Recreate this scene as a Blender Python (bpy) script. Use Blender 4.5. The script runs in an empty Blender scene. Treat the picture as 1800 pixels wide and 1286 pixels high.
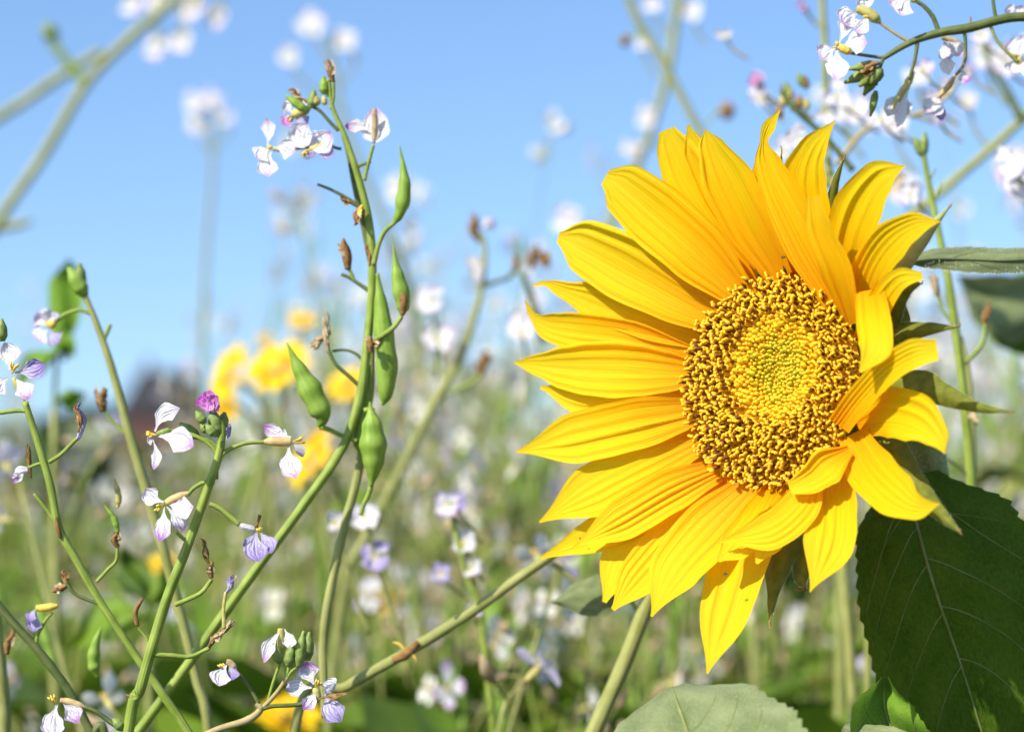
import bpy, math, random
import numpy as np
from mathutils import Vector, Matrix, noise
random.seed(7)
R = math.radians
sc = bpy.context.scene
COL = sc.collection

# ------------------------------------------------------------------ camera
CAM_Z, PITCH, FOC, SENS = 1.10, R(2.4), 50.0, 24.0
PW, PH = 1800.0, 1286.0
cam_d = bpy.data.cameras.new('camera'); cam = bpy.data.objects.new('camera', cam_d); COL.objects.link(cam)
cam.location = (0, 0, CAM_Z); cam.rotation_euler = (R(90) + PITCH, 0, 0)
cam_d.lens = FOC; cam_d.sensor_width = SENS; cam_d.sensor_fit = 'HORIZONTAL'
cam_d.clip_start = 0.02; cam_d.clip_end = 3000
cam_d.dof.use_dof = True; cam_d.dof.focus_distance = 0.755; cam_d.dof.aperture_fstop = 4.6
sc.camera = cam

# ------------------------------------------------------------------ sky, sun, exposure
SUN = Vector((-0.56, -0.50, 0.66)).normalized()
w = bpy.data.worlds.new('World'); sc.world = w; w.use_nodes = True
nt = w.node_tree; bg = nt.nodes['Background']
sky = nt.nodes.new('ShaderNodeTexSky'); sky.sky_type = 'NISHITA'; sky.sun_disc = False
sky.sun_elevation = math.asin(SUN.z); sky.sun_rotation = math.atan2(SUN.x, SUN.y)
sky.altitude = 0; sky.air_density = 1.0; sky.dust_density = 1.0; sky.ozone_density = 6.0
tcw = nt.nodes.new('ShaderNodeTexCoord'); adw = nt.nodes.new('ShaderNodeVectorMath'); adw.inputs[1].default_value = (0, 0, .075)
nmw = nt.nodes.new('ShaderNodeVectorMath'); nmw.operation = 'NORMALIZE'
nt.links.new(tcw.outputs['Generated'], adw.inputs[0]); nt.links.new(adw.outputs[0], nmw.inputs[0]); nt.links.new(nmw.outputs[0], sky.inputs[0])
nt.links.new(sky.outputs[0], bg.inputs[0]); bg.inputs[1].default_value = 0.142
sl = bpy.data.lights.new('sun', 'SUN'); sl.energy = 5.0; sl.angle = R(0.5); sl.color = (1, .93, .80)
so = bpy.data.objects.new('sun', sl); COL.objects.link(so); so.location = (0, 0, 20)
so.rotation_euler = SUN.to_track_quat('Z', 'Y').to_euler()
sc.view_settings.view_transform = 'Standard'; sc.view_settings.look = 'None'
sc.view_settings.exposure = 0.58; sc.view_settings.gamma = 1
sc.render.engine = 'CYCLES'
sc.cycles.use_denoising = True
sc.cycles.max_bounces = 8; sc.cycles.transparent_max_bounces = 8
sc.cycles.sample_clamp_indirect = 6

# ------------------------------------------------------------------ pixel -> place
MPP = SENS / FOC / PW                                   # metres per pixel at 1 m
CF = Vector((0, math.cos(PITCH), math.sin(PITCH))); CU = Vector((0, -math.sin(PITCH), math.cos(PITCH))); CR = Vector((1, 0, 0))
CO = Vector((0, 0, CAM_Z))
def ray(x, y): return CF + CR * ((x - PW / 2) * MPP) + CU * ((PH / 2 - y) * MPP)
def W(x, y, d): return CO + ray(x, y) * d

# ------------------------------------------------------------------ materials
def new_mat(name):
    m = bpy.data.materials.new(name); m.use_nodes = True
    n = m.node_tree.nodes; l = m.node_tree.links
    n.clear()
    return m, n, l
def N(n, t, **kw):
    x = n.new(t)
    for k, v in kw.items(): setattr(x, k, v)
    return x
def finish(n, l, col, trans, rough=.55, spec=.25, bump=None, tcol=None, sheen=0):
    """diffuse/gloss surface with some light passing through"""
    p = N(n, 'ShaderNodeBsdfPrincipled'); p.inputs['Roughness'].default_value = rough
    p.inputs['Specular IOR Level'].default_value = spec
    if sheen: p.inputs['Sheen Weight'].default_value = sheen
    l.new(col, p.inputs['Base Color'])
    o = N(n, 'ShaderNodeOutputMaterial')
    if trans > 0:
        t = N(n, 'ShaderNodeBsdfTranslucent'); mx = N(n, 'ShaderNodeMixShader'); mx.inputs[0].default_value = trans
        l.new(tcol or col, t.inputs[0]); l.new(p.outputs[0], mx.inputs[1]); l.new(t.outputs[0], mx.inputs[2]); l.new(mx.outputs[0], o.inputs[0])
        if bump: l.new(bump, t.inputs['Normal'])
    else: l.new(p.outputs[0], o.inputs[0])
    if bump: l.new(bump, p.inputs['Normal'])
def ramp(n, l, fac, stops):
    r = N(n, 'ShaderNodeValToRGB'); e = r.color_ramp.elements
    while len(e) < len(stops): e.new(.5)
    for k, (p, c) in enumerate(stops): e[k].position = p; e[k].color = (*c, 1)
    l.new(fac, r.inputs[0]); return r.outputs[0]
def math_n(n, l, op, a, b=None):
    m = N(n, 'ShaderNodeMath', operation=op)
    for k, v in ((0, a), (1, b)):
        if v is None: continue
        if isinstance(v, (int, float)): m.inputs[k].default_value = v
        else: l.new(v, m.inputs[k])
    return m.outputs[0]
def plain(name, c1, c2, trans=0.0, scale=300, rough=.55, spec=.3, bump=0.0, rnd=0.0, sheen=0, uvs=None):
    m, n, l = new_mat(name)
    tc = N(n, 'ShaderNodeTexCoord'); nz = N(n, 'ShaderNodeTexNoise'); nz.inputs['Scale'].default_value = scale; nz.inputs['Detail'].default_value = 3
    if uvs:                                                 # streaks that run along the stem, blotches on top
        mp = N(n, 'ShaderNodeMapping'); mp.inputs['Scale'].default_value = (uvs[0], uvs[1], 1); l.new(tc.outputs['UV'], mp.inputs[0]); l.new(mp.outputs[0], nz.inputs['Vector']); nz.inputs['Scale'].default_value = 1
        n3 = N(n, 'ShaderNodeTexNoise'); n3.inputs['Scale'].default_value = scale; n3.inputs['Detail'].default_value = 4; l.new(tc.outputs['Object'], n3.inputs['Vector'])
        f = math_n(n, l, 'ADD', math_n(n, l, 'MULTIPLY', nz.outputs[0], .5), math_n(n, l, 'MULTIPLY', n3.outputs[0], .5))
    else:
        l.new(tc.outputs['Object'], nz.inputs['Vector']); f = nz.outputs[0]
    if rnd:
        oi = N(n, 'ShaderNodeObjectInfo')
        f = math_n(n, l, 'ADD', math_n(n, l, 'MULTIPLY', f, 1 - rnd), math_n(n, l, 'MULTIPLY', oi.outputs['Random'], rnd))
    c = ramp(n, l, f, [(.36, c1), (.64, c2)] if uvs else [(.3, c1), (.7, c2)])
    b = None
    if bump:
        bn = N(n, 'ShaderNodeBump'); bn.inputs['Strength'].default_value = bump; bn.inputs['Distance'].default_value = .001
        l.new(nz.outputs[0], bn.inputs['Height']); b = bn.outputs[0]
    finish(n, l, c, trans, rough, spec, b, sheen=sheen)
    return m
def ray_petal_mat():
    m, n, l = new_mat('sunflower_petal')
    uv = N(n, 'ShaderNodeUVMap'); sp = N(n, 'ShaderNodeSeparateXYZ'); l.new(uv.outputs[0], sp.inputs[0])
    mp = N(n, 'ShaderNodeMapping'); mp.inputs['Scale'].default_value = (26, 1.3, 1); l.new(uv.outputs[0], mp.inputs[0])
    oi = N(n, 'ShaderNodeObjectInfo'); cx = N(n, 'ShaderNodeCombineXYZ')
    l.new(math_n(n, l, 'MULTIPLY', oi.outputs['Random'], 50.), cx.inputs[1]); l.new(cx.outputs[0], mp.inputs['Location'])
    nz = N(n, 'ShaderNodeTexNoise'); nz.inputs['Scale'].default_value = 1; nz.inputs['Detail'].default_value = 5; nz.inputs['Roughness'].default_value = .65; l.new(mp.outputs[0], nz.inputs['Vector'])
    f = math_n(n, l, 'ADD', sp.outputs[1], math_n(n, l, 'MULTIPLY', math_n(n, l, 'SUBTRACT', nz.outputs[0], .5), .9))
    c = ramp(n, l, f, [(0., (.87, .37, .001)), (.38, (.90, .56, .003)), (1., (.91, .63, .016))])
    tcol = ramp(n, l, f, [(0., (.92, .35, .0)), (.42, (.93, .57, .0)), (1., (.95, .65, .005))])
    bn = N(n, 'ShaderNodeBump'); bn.inputs['Strength'].default_value = .6; bn.inputs['Distance'].default_value = .0010
    l.new(nz.outputs[0], bn.inputs['Height'])
    finish(n, l, c, .44, .55, .15, bn.outputs[0], tcol)
    return m
def radish_petal_mat(name, base, edge, vein, e0=.55):
    m, n, l = new_mat(name)
    uv = N(n, 'ShaderNodeUVMap'); sp = N(n, 'ShaderNodeSeparateXYZ'); l.new(uv.outputs[0], sp.inputs[0])
    oi = N(n, 'ShaderNodeObjectInfo')
    nz = N(n, 'ShaderNodeTexNoise'); nz.inputs['Scale'].default_value = 5; nz.inputs['Detail'].default_value = 4; l.new(uv.outputs[0], nz.inputs['Vector'])
    nn = math_n(n, l, 'SUBTRACT', nz.outputs[0], .5)
    f = math_n(n, l, 'ADD', sp.outputs[1], math_n(n, l, 'MULTIPLY', nn, .6))
    f = math_n(n, l, 'ADD', f, math_n(n, l, 'MULTIPLY', math_n(n, l, 'SUBTRACT', oi.outputs['Random'], .6), .35))
    c = ramp(n, l, f, [(e0, base), (1.05, edge)])
    s = math_n(n, l, 'SINE', math_n(n, l, 'ADD', math_n(n, l, 'MULTIPLY', sp.outputs[0], 34.), math_n(n, l, 'MULTIPLY', nn, 9.)))
    vf = ramp(n, l, s, [(.66, (0, 0, 0)), (1., (.8, .8, .8))])
    mx = N(n, 'ShaderNodeMix', data_type='RGBA'); l.new(vf, mx.inputs[0]); l.new(c, mx.inputs[6]); mx.inputs[7].default_value = (*vein, 1)
    bn = N(n, 'ShaderNodeBump'); bn.inputs['Strength'].default_value = .5; bn.inputs['Distance'].default_value = .0006; l.new(s, bn.inputs['Height'])
    finish(n, l, mx.outputs[2], .4, .5, .25, bn.outputs[0])
    return m
def leaf_mat(name, c1, c2, vein, trans, cells=9, sheen=.0, rough=.6, bumps=.6, tiny=60, spec=.08):
    m, n, l = new_mat(name)
    uv = N(n, 'ShaderNodeUVMap')
    vo = N(n, 'ShaderNodeTexVoronoi', feature='DISTANCE_TO_EDGE'); vo.inputs['Scale'].default_value = cells * 4; l.new(uv.outputs[0], vo.inputs['Vector'])
    nz = N(n, 'ShaderNodeTexNoise'); nz.inputs['Scale'].default_value = tiny; nz.inputs['Detail'].default_value = 4; l.new(uv.outputs[0], nz.inputs['Vector'])
    n2 = N(n, 'ShaderNodeTexNoise'); n2.inputs['Scale'].default_value = 5; n2.inputs['Detail'].default_value = 4; l.new(uv.outputs[0], n2.inputs['Vector'])
    f = math_n(n, l, 'ADD', math_n(n, l, 'MULTIPLY', nz.outputs[0], .45), math_n(n, l, 'MULTIPLY', n2.outputs[0], .55))
    c = ramp(n, l, f, [(.35, c1), (.66, c2)])
    ve = ramp(n, l, vo.outputs[0], [(0., (.34, .34, .34)), (.12, (0, 0, 0))])
    mx = N(n, 'ShaderNodeMix', data_type='RGBA'); l.new(ve, mx.inputs[0]); l.new(c, mx.inputs[6]); mx.inputs[7].default_value = (*vein, 1)
    h = math_n(n, l, 'ADD', math_n(n, l, 'MULTIPLY', math_n(n, l, 'MINIMUM', vo.outputs[0], .12), 4.), math_n(n, l, 'MULTIPLY', nz.outputs[0], .6))
    bn = N(n, 'ShaderNodeBump'); bn.inputs['Strength'].default_value = bumps; bn.inputs['Distance'].default_value = .0002; l.new(h, bn.inputs['Height'])
    finish(n, l, mx.outputs[2], trans, rough, spec, bn.outputs[0], sheen=sheen)
    return m
M = {
 'ray': ray_petal_mat(),
 'rad_w': radish_petal_mat('radish_petal_white', (.84, .83, .84), (.62, .42, .70), (.66, .58, .74), .72),
 'rad_l': radish_petal_mat('radish_petal_lilac', (.86, .84, .87), (.46, .17, .56), (.42, .32, .56), .62),
 'rad_p': radish_petal_mat('radish_petal_purple', (.62, .58, .76), (.30, .22, .55), (.24, .18, .46), .30),
 'rad_m': radish_petal_mat('radish_petal_magenta', (.80, .42, .76), (.62, .10, .54), (.48, .10, .46), .30),
 'anther': plain('anther_yellow', (.62, .42, .04), (.80, .60, .12), .1, 900),
 'stem': plain('radish_stem', (.15, .22, .025), (.33, .42, .08), .08, 130, .5, .3, .35, uvs=(14, 9)),
 'stem2': plain('radish_stem_dull', (.21, .23, .055), (.36, .37, .13), .06, 110, .55, .28, .35, uvs=(14, 7)),
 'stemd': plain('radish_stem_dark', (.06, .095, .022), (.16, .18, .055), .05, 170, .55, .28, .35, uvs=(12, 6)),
 'stemt': plain('radish_stem_tan', (.30, .24, .11), (.40, .34, .16), .06, 200, .6, .2, .2),
 'pod': plain('radish_pod', (.16, .29, .025), (.31, .45, .075), .2, 160, .5, .3, .3, uvs=(10, 2.5)),
 'bud': plain('radish_bud', (.14, .21, .04), (.26, .34, .09), .15, 500, .5, .3, .3),
 'calyx': plain('radish_calyx', (.44, .44, .12), (.72, .62, .24), .3, 500, .5, .3, .2),
 'calyxp': plain('radish_calyx_pink', (.52, .30, .20), (.76, .64, .24), .3, 260, .5, .3, .2),
 'wilt': plain('wilted_petal', (.36, .25, .12), (.66, .54, .36), .3, 400, .8, .1, .4),
 'brown': plain('dry_brown', (.16, .085, .03), (.34, .20, .08), .1, 400, .8, .1, .3),
 'leaf_big': leaf_mat('sunflower_leaf', (.040, .090, .004), (.095, .155, .010), (.14, .20, .03), .25, 13),
 'leaf_under': leaf_mat('sunflower_leaf_underside', (.10, .145, .045), (.28, .33, .15), (.36, .40, .20), .22, 14, .12, .8, 1., 120),
 'leaf_bright': leaf_mat('sunflower_leaf_bright', (.10, .22, .015), (.19, .34, .035), (.24, .36, .08), .35, 8),
 'leaf_pale': plain('grey_green_leaf', (.20, .26, .13), (.32, .37, .22), .25, 200, .7, .2, .2),
 'vein': plain('leaf_vein', (.17, .21, .055), (.26, .30, .10), .1, 200),
 'bract': plain('bract_green', (.12, .15, .018), (.21, .23, .035), .38, 260, .6, .25, .4),
 'bract_l': plain('bract_pale', (.26, .32, .12), (.38, .42, .20), .25, 260, .7, .2, .4, sheen=.3),
 'hair': plain('plant_hair', (.55, .58, .42), (.75, .76, .62), .3, 300),
 'rec': plain('sunflower_receptacle', (.75, .34, .012), (.85, .44, .02), .1, 600),
 'fl_y': plain('floret_yellow', (.88, .47, .010), (.95, .62, .035), .2, 700, .5, .3),
 'fl_b': plain('floret_anther_brown', (.12, .038, .006), (.22, .075, .012), 0, 800, .5, .35),
 'bud_y': plain('floret_bud_yellow', (.82, .48, .012), (.90, .60, .03), .15, 500, .5, .3),
 'bud_g': plain('floret_bud_green', (.56, .47, .015), (.70, .56, .03), .15, 500, .5, .3),
 'f_leaf': plain('field_leaf', (.022, .065, .006), (.14, .235, .014), .28, 25, .55, .3, 0, .55),
 'f_leaf2': plain('field_leaf_olive', (.085, .115, .018), (.22, .24, .05), .22, 25, .6, .25, 0, .5),
 'f_dry': plain('field_straw', (.26, .18, .05), (.50, .40, .14), .2, 40, .8, .1, 0, .5),
 'f_wht': plain('field_white_petal', (.80, .77, .68), (.85, .83, .76), .4, 60),
 'f_lil': plain('field_lilac_petal', (.52, .44, .66), (.74, .68, .80), .4, 60, rnd=.4),
 'f_yel': plain('field_yellow_petal', (.90, .52, .004), (.94, .64, .01), .36, 60),
 'f_orange': plain('field_disc_orange', (.60, .32, .01), (.80, .46, .02), .1, 300),
 'soil': plain('soil_and_stubble', (.035, .04, .012), (.08, .085, .03), 0, 3, .9, .1),
 'roof': plain('dark_roof', (.018, .018, .022), (.035, .035, .04), 0, 2, .7),
 'brick': plain('red_brick', (.10, .05, .042), (.15, .075, .06), 0, 4, .9),
 'white': plain('white_render', (.72, .72, .72), (.8, .8, .8), 0, 2, .8),
 'glass': plain('dark_window', (.03, .035, .045), (.05, .055, .06), 0, 2, .2, .5),
 'tree': plain('far_foliage', (.03, .05, .02), (.07, .095, .035), .2, .4, .8, .1, 0, .3),
 'insect': plain('insect_black', (.01, .008, .006), (.025, .02, .015), 0, 800, .4, .5),
}

# ------------------------------------------------------------------ mesh tools
class MB:
    def __init__(s): s.v = []; s.f = []; s.m = []; s.uv = []
    def add(s, v, f, m=0, uv=None):
        b = len(s.v); s.v += [tuple(p) for p in v]; s.f += [tuple(b + i for i in q) for q in f]; s.m += [m] * len(f)
        s.uv += uv if uv else [(0.5, 0.5)] * len(v)
        return s
    def mesh(s, name, mats, off=None, smooth=True):
        me = bpy.data.meshes.new(name)
        v = np.array(s.v, dtype=float)
        if off is not None: v = v - np.array(off)
        me.from_pydata(v.tolist(), [], s.f)
        for m in (mats if isinstance(mats, (list, tuple)) else [mats]): me.materials.append(M[m])
        me.polygons.foreach_set('material_index', s.m)
        if smooth: me.polygons.foreach_set('use_smooth', [True] * len(s.f))
        li = np.empty(len(me.loops), dtype=np.int32); me.loops.foreach_get('vertex_index', li)
        u = me.uv_layers.new(name='UVMap'); u.data.foreach_set('uv', np.array(s.uv, dtype=np.float32)[li].ravel())
        me.update(); return me
    def build(s, name, mats, parent=None, smooth=True):
        off = BASE[parent.name] if parent else None
        o = bpy.data.objects.new(name, s.mesh(name, mats, off, smooth)); COL.objects.link(o)
        if parent: o.parent = parent
        BASE[o.name] = off if off is not None else Vector((0, 0, 0))
        return o
BASE = {}
def empty(name, loc):
    o = bpy.data.objects.new(name, None); COL.objects.link(o); o.location = loc; BASE[o.name] = Vector(loc)
    o.empty_display_size = .02
    return o
def part_empty(name, parent):
    o = bpy.data.objects.new(name, None); COL.objects.link(o); o.parent = parent; BASE[o.name] = BASE[parent.name]
    o.empty_display_size = .005
    return o
def tag(o, label, cat, group=None, kind=None):
    o['label'] = label; o['category'] = cat
    if group: o['group'] = group
    if kind: o['kind'] = kind
    return o
def struct(o): o['kind'] = 'structure'; return o
def catmull(pts, n):
    P = [np.array(p, dtype=float) for p in pts]
    if len(P) == 2: P = [P[0], (P[0] + P[1]) / 2, P[1]]
    P = [2 * P[0] - P[1]] + P + [2 * P[-1] - P[-2]]
    seg = len(P) - 3; out = []
    for i in range(n):
        x = i / (n - 1) * seg; k = min(int(x), seg - 1); t = x - k
        a, b, c, d = P[k:k + 4]
        out.append(.5 * (2 * b + (c - a) * t + (2 * a - 5 * b + 4 * c - d) * t * t + (3 * b - a - 3 * c + d) * t ** 3))
    return out
def lerp_list(ws, t):
    x = t * (len(ws) - 1); k = min(int(x), len(ws) - 2); f = x - k
    f = f * f * (3 - 2 * f) * .5 + f * .5
    return ws[k] * (1 - f) + ws[k + 1] * f
def tube(mb, pts, rad, sides=7, n=None, m=0, cap=True, rib=0):
    """tapered tube through world points; rad = radius list in metres"""
    n = n or max(6, 4 * len(pts))
    P = [Vector(p) for p in catmull([tuple(p) for p in pts], n)]
    up = Vector((.3, .2, .93)); V = []; F = []; U = []
    for i, p in enumerate(P):
        tg = (P[min(i + 1, n - 1)] - P[max(i - 1, 0)]).normalized()
        a = tg.cross(up)
        if a.length < 1e-4: a = tg.cross(Vector((1, 0, 0)))
        a.normalize(); b = tg.cross(a); up = a.cross(tg) if False else up
        r = max(lerp_list(rad, i / (n - 1)), 1e-6)
        for k in range(sides):
            g = 2 * math.pi * k / sides; rr = r * (1 + rib * (k % 2))
            V.append(p + a * (math.cos(g) * rr) + b * (math.sin(g) * rr)); U.append((k / sides, i / (n - 1)))
    for i in range(n - 1):
        for k in range(sides):
            F.append((i * sides + k, i * sides + (k + 1) % sides, (i + 1) * sides + (k + 1) % sides, (i + 1) * sides + k))
    if cap: F += [tuple(range(sides))[::-1], tuple((n - 1) * sides + k for k in range(sides))]
    mb.add(V, F, m, U); return mb
def sheet(mb, cps, ws, mapf, nu=9, nv=24, disp=None, edge=None, m=0):
    """surface round a pixel centre line; ws = half widths in pixels (number or (left, right)) along it; disp(t, v, w) = extra offset"""
    C = catmull(cps, nv); V = []; U = []; F = []
    wl = [x[0] if isinstance(x, tuple) else x for x in ws]; wr = [x[1] if isinstance(x, tuple) else x for x in ws]
    for i, c in enumerate(C):
        t = i / (nv - 1)
        a = C[max(i - 2, 0)]; b = C[min(i + 2, nv - 1)]
        tx, ty = b[0] - a[0], b[1] - a[1]; L = math.hypot(tx, ty) or 1; tx /= L; ty /= L
        for k in range(nu):
            v = -1 + 2 * k / (nu - 1); w_ = lerp_list(wl if v < 0 else wr, t)
            e = 1 + (edge(t, v) if edge else 0) * (abs(v) > .99)
            x = c[0] - ty * v * w_ * e; y = c[1] + tx * v * w_ * e
            V.append(mapf(x, y, c[2], disp(t, v, w_) if disp else 0)); U.append(((v + 1) / 2, t))
    for i in range(nv - 1):
        for k in range(nu - 1):
            F.append((i * nu + k, i * nu + k + 1, (i + 1) * nu + k + 1, (i + 1) * nu + k))
    mb.add(V, F, m, U); return mb
def dmap(x, y, d, e): return W(x, y, d - e)
def tmap(x0, y0, kx=.5, ky=.4):
    """sheet turned towards the light: its right side nearer, its top farther away"""
    return lambda x, y, d, e: W(x, y, d - e - ((x - x0) * kx + (y - y0) * ky) * d * MPP)
def px(r, d): return r * d * MPP
def frame(z, tw=0):
    z = Vector(z).normalized(); a = z.cross(Vector((0, 0, 1)))
    if a.length < 1e-3: a = Vector((1, 0, 0))
    a.normalize(); b = z.cross(a)
    c, s = math.cos(tw), math.sin(tw); x = a * c + b * s; y = z.cross(x)
    return Matrix((x, y, z)).transposed()

# ------------------------------------------------------------------ setting: ground, far trees, house
def ground():
    mb = MB(); nx, ny = 60, 90; V = []; F = []
    for j in range(ny):
        y = -6 + 2006 * (j / (ny - 1)) ** 3
        for i in range(nx):
            x = (-1 + 2 * i / (nx - 1)); x = x * (8 + .7 * max(y, 0))
            V.append((x, y, .03 * noise.noise((x * .8, y * .8, 0)) - .02))
    for j in range(ny - 1):
        for i in range(nx - 1): F.append((j * nx + i, j * nx + i + 1, (j + 1) * nx + i + 1, (j + 1) * nx + i))
    mb.add(V, F); o = struct(mb.build('ground', 'soil')); o['label'] = 'earth of the flower field running to the horizon'
ground()
def treeline():
    rng = random.Random(3); mb = MB(); V = []; F = []
    for i in range(14000):
        x = rng.uniform(-150, 150) if i < 8000 else rng.gauss(-64, 10)
        hmax = 3.2 + 2.6 * noise.noise((x * .06, 1, 0)) + 1.4 * noise.noise((x * .3, 4, 0))
        hmax += 5.5 * math.exp(-((x + 64) / 13) ** 2); z = rng.uniform(0, 1) ** .8 * max(hmax, 1.2); y = 330 + rng.uniform(-6, 6); s = rng.uniform(.25, .7); a = rng.uniform(0, 3.14); b = rng.uniform(-1, 1)
        u = Vector((math.cos(a), math.sin(a), b * .4)) * s; v_ = Vector((-math.sin(a) * b, math.cos(a) * b, 1)).normalized() * s
        p = Vector((x, y, z)); k = len(V); V += [p - u, p - v_, p + u, p + v_]; F.append((k, k + 1, k + 2, k + 3))
    mb.add(V, F); o = mb.build('treeline', 'tree')
    tag(o, 'low dark belt of trees along the far edge of the field', 'trees', kind='stuff')
treeline()
def house():
    d = 210.; a = W(212, 800, d); b = W(352, 800, d); x0, x1 = a.x, b.x; y0 = a.y
    e = empty('farm_house', ((x0 + x1) / 2, y0, 0)); tag(e, 'distant blurred house with dark roof and brick red wall', 'house')
    def box(mb, x0, x1, y0, y1, z0, z1):
        V = [(x, y, z) for x in (x0, x1) for y in (y0, y1) for z in (z0, z1)]
        mb.add(V, [(0, 1, 3, 2), (4, 6, 7, 5), (0, 4, 5, 1), (2, 3, 7, 6), (0, 2, 6, 4), (1, 5, 7, 3)])
    mb = MB(); box(mb, x0, x1, y0, y0 + 9, 0, 5.2); mb.build('wall', 'brick', e, False)
    mb = MB(); z0, z1 = 5.1, 9.6; ym = y0 + 4.5; o = .5
    V = [(x0 - o, y0 - o, z0), (x1 + o, y0 - o, z0), (x1 + o, y0 + 9 + o, z0), (x0 - o, y0 + 9 + o, z0), (x0 + 1, ym, z1), (x1 - 1.5, ym, z1)]
    mb.add(V, [(0, 1, 5, 4), (1, 2, 5), (2, 3, 4, 5), (3, 0, 4), (3, 2, 1, 0)]); rf = mb.build('roof', 'roof', e, False)
    mb = MB(); box(mb, x0 + 1.6, x0 + 2.3, ym - .4, ym + .4, 8.6, 10.8); mb.build('chimney', 'brick', rf, False)
    wdt = x1 - x0
    for k in range(3):
        wn = MB(); xx = x0 + wdt * (.2 + .28 * k); box(wn, xx - .5, xx + .5, y0 - .06, y0 + .02, 1.2, 2.5); wo = wn.build('window', 'white', e, False)
        g = MB(); box(g, xx - .4, xx + .4, y0 - .09, y0 - .062, 1.3, 2.4); g.build('pane', 'glass', wo, False)
    # white outbuilding beside it
    a = W(120, 800, d); b = W(202, 800, d)
    s = empty('white_shed', ((a.x + b.x) / 2, a.y, 0)); tag(s, 'distant blurred low white shed beside the dark roofed house', 'shed')
    mb = MB(); box(mb, a.x, b.x, a.y, a.y + 6, 0, 2.6); mb.build('wall', 'white', s, False)
    mb = MB(); V = [(a.x - .3, a.y - .3, 2.55), (b.x + .3, a.y - .3, 2.55), (b.x + .3, a.y + 6.3, 2.55), (a.x - .3, a.y + 6.3, 2.55), (a.x - .3, a.y + 3, 4.2), (b.x + .3, a.y + 3, 4.2)]
    mb.add(V, [(0, 1, 5, 4), (1, 2, 5), (2, 3, 4, 5), (3, 0, 4), (3, 2, 1, 0)]); mb.build('roof', 'leaf_pale', s, False)
    mb = MB(); box(mb, a.x + 1.8, a.x + 2.9, a.y - .05, a.y + .02, 0, 2.1); mb.build('door', 'roof', s, False)
house()

# ------------------------------------------------------------------ the field behind: shared meshes
def mini_flower(kind, rng):
    """radish flower: calyx tube, four clawed petals, stamens; axis +Z, base at origin, metres"""
    mb = MB()
    tube(mb, [(0, 0, 0), (0, 0, .004), (0, 0, .009)], [.0012, .0021, .0017], 6, 4, 1)
    for k in range(4):
        a = k * math.pi / 2 + rng.uniform(-.25, .25); dz = rng.uniform(-.5, .35); ln = rng.uniform(.010, .0125)
        r = Vector((math.cos(a), math.sin(a), 0)); s = Vector((-math.sin(a), math.cos(a), 0)); V = []; U = []; F = []
        for i in range(5):
            t = i / 4; c = r * (.001 + ln * t) + Vector((0, 0, .009 + .003 * t + dz * ln * t * t)); wd = (.0007, .0016, .0042, .0046, .0018)[i]
            for j in (-1, 0, 1): V.append(c + s * (j * wd) + Vector((0, 0, .0010 * abs(j) * t))); U.append((.5 + j * .5, t))
        for i in range(4):
            for j in range(2): F.append((i * 3 + j, i * 3 + j + 1, i * 3 + j + 4, i * 3 + j + 3))
        mb.add(V, F, 0, U)
    for k in range(4):
        a = k * 1.57 + .7; tube(mb, [(0, 0, .008), (math.cos(a) * .001, math.sin(a) * .001, .0125), (math.cos(a) * .0014, math.sin(a) * .0014, .0140)], [.0003, .0004, .0007], 4, 3, 2)
    return mb.mesh('flower', [kind, 'calyx', 'anther'])
rg = random.Random(11)
FLOWERS = [mini_flower(k, rg) for k in ('f_wht', 'rad_w', 'f_wht', 'f_wht', 'f_wht', 'f_lil')]
def mini_pod():
    mb = MB(); tube(mb, [(0, 0, 0), (0, .002, .010), (0, .003, .03), (0, .001, .045), (0, -.001, .062)], [.001, .0035, .0058, .0035, .0004], 7, 14); return mb.mesh('pod', 'pod')
POD = mini_pod()
def mini_wilt():
    mb = MB(); tube(mb, [(0, 0, 0), (0, 0, .005), (.001, 0, .010), (.002, .001, .017)], [.001, .0022, .0026, .0006], 6, 7, 0, rib=.5); return mb.mesh('wilted_flower', 'wilt')
WILT = mini_wilt()
def mini_leaf(ln, wd, lobes, mat):
    mb = MB(); n = 13; V = []; F = []; U = []
    for i in range(n):
        t = i / (n - 1); prof = math.sin(math.pi * min(1, t * .96 + .04)) ** .7 * (.45 + .75 * t)
        if lobes: prof *= .55 + .45 * abs(math.cos(t * math.pi * lobes))
        if t < .18: prof *= .12 + t * 2
        for j in (-1, -.5, 0, .5, 1):
            V.append((j * prof * wd, ln * t * (1 - .12 * t), ln * (.5 * t - .75 * t * t) + .35 * abs(j) * prof * wd * (1 + .4 * math.sin(9 * t + 2 * j)))); U.append((.5 + j / 2, t))
    for i in range(n - 1):
        for j in range(4): F.append((i * 5 + j, i * 5 + j + 1, i * 5 + j + 6, i * 5 + j + 5))
    mb.add(V, F, 0, U); return mb.mesh('leaf', mat)
LEAVES = [mini_leaf(.20, .060, 4, 'f_leaf'), mini_leaf(.15, .042, 3, 'f_leaf'), mini_leaf(.09, .017, 0, 'f_leaf2'), mini_leaf(.13, .03, 4, 'f_leaf2'), mini_leaf(.10, .008, 0, 'f_dry')]

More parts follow.
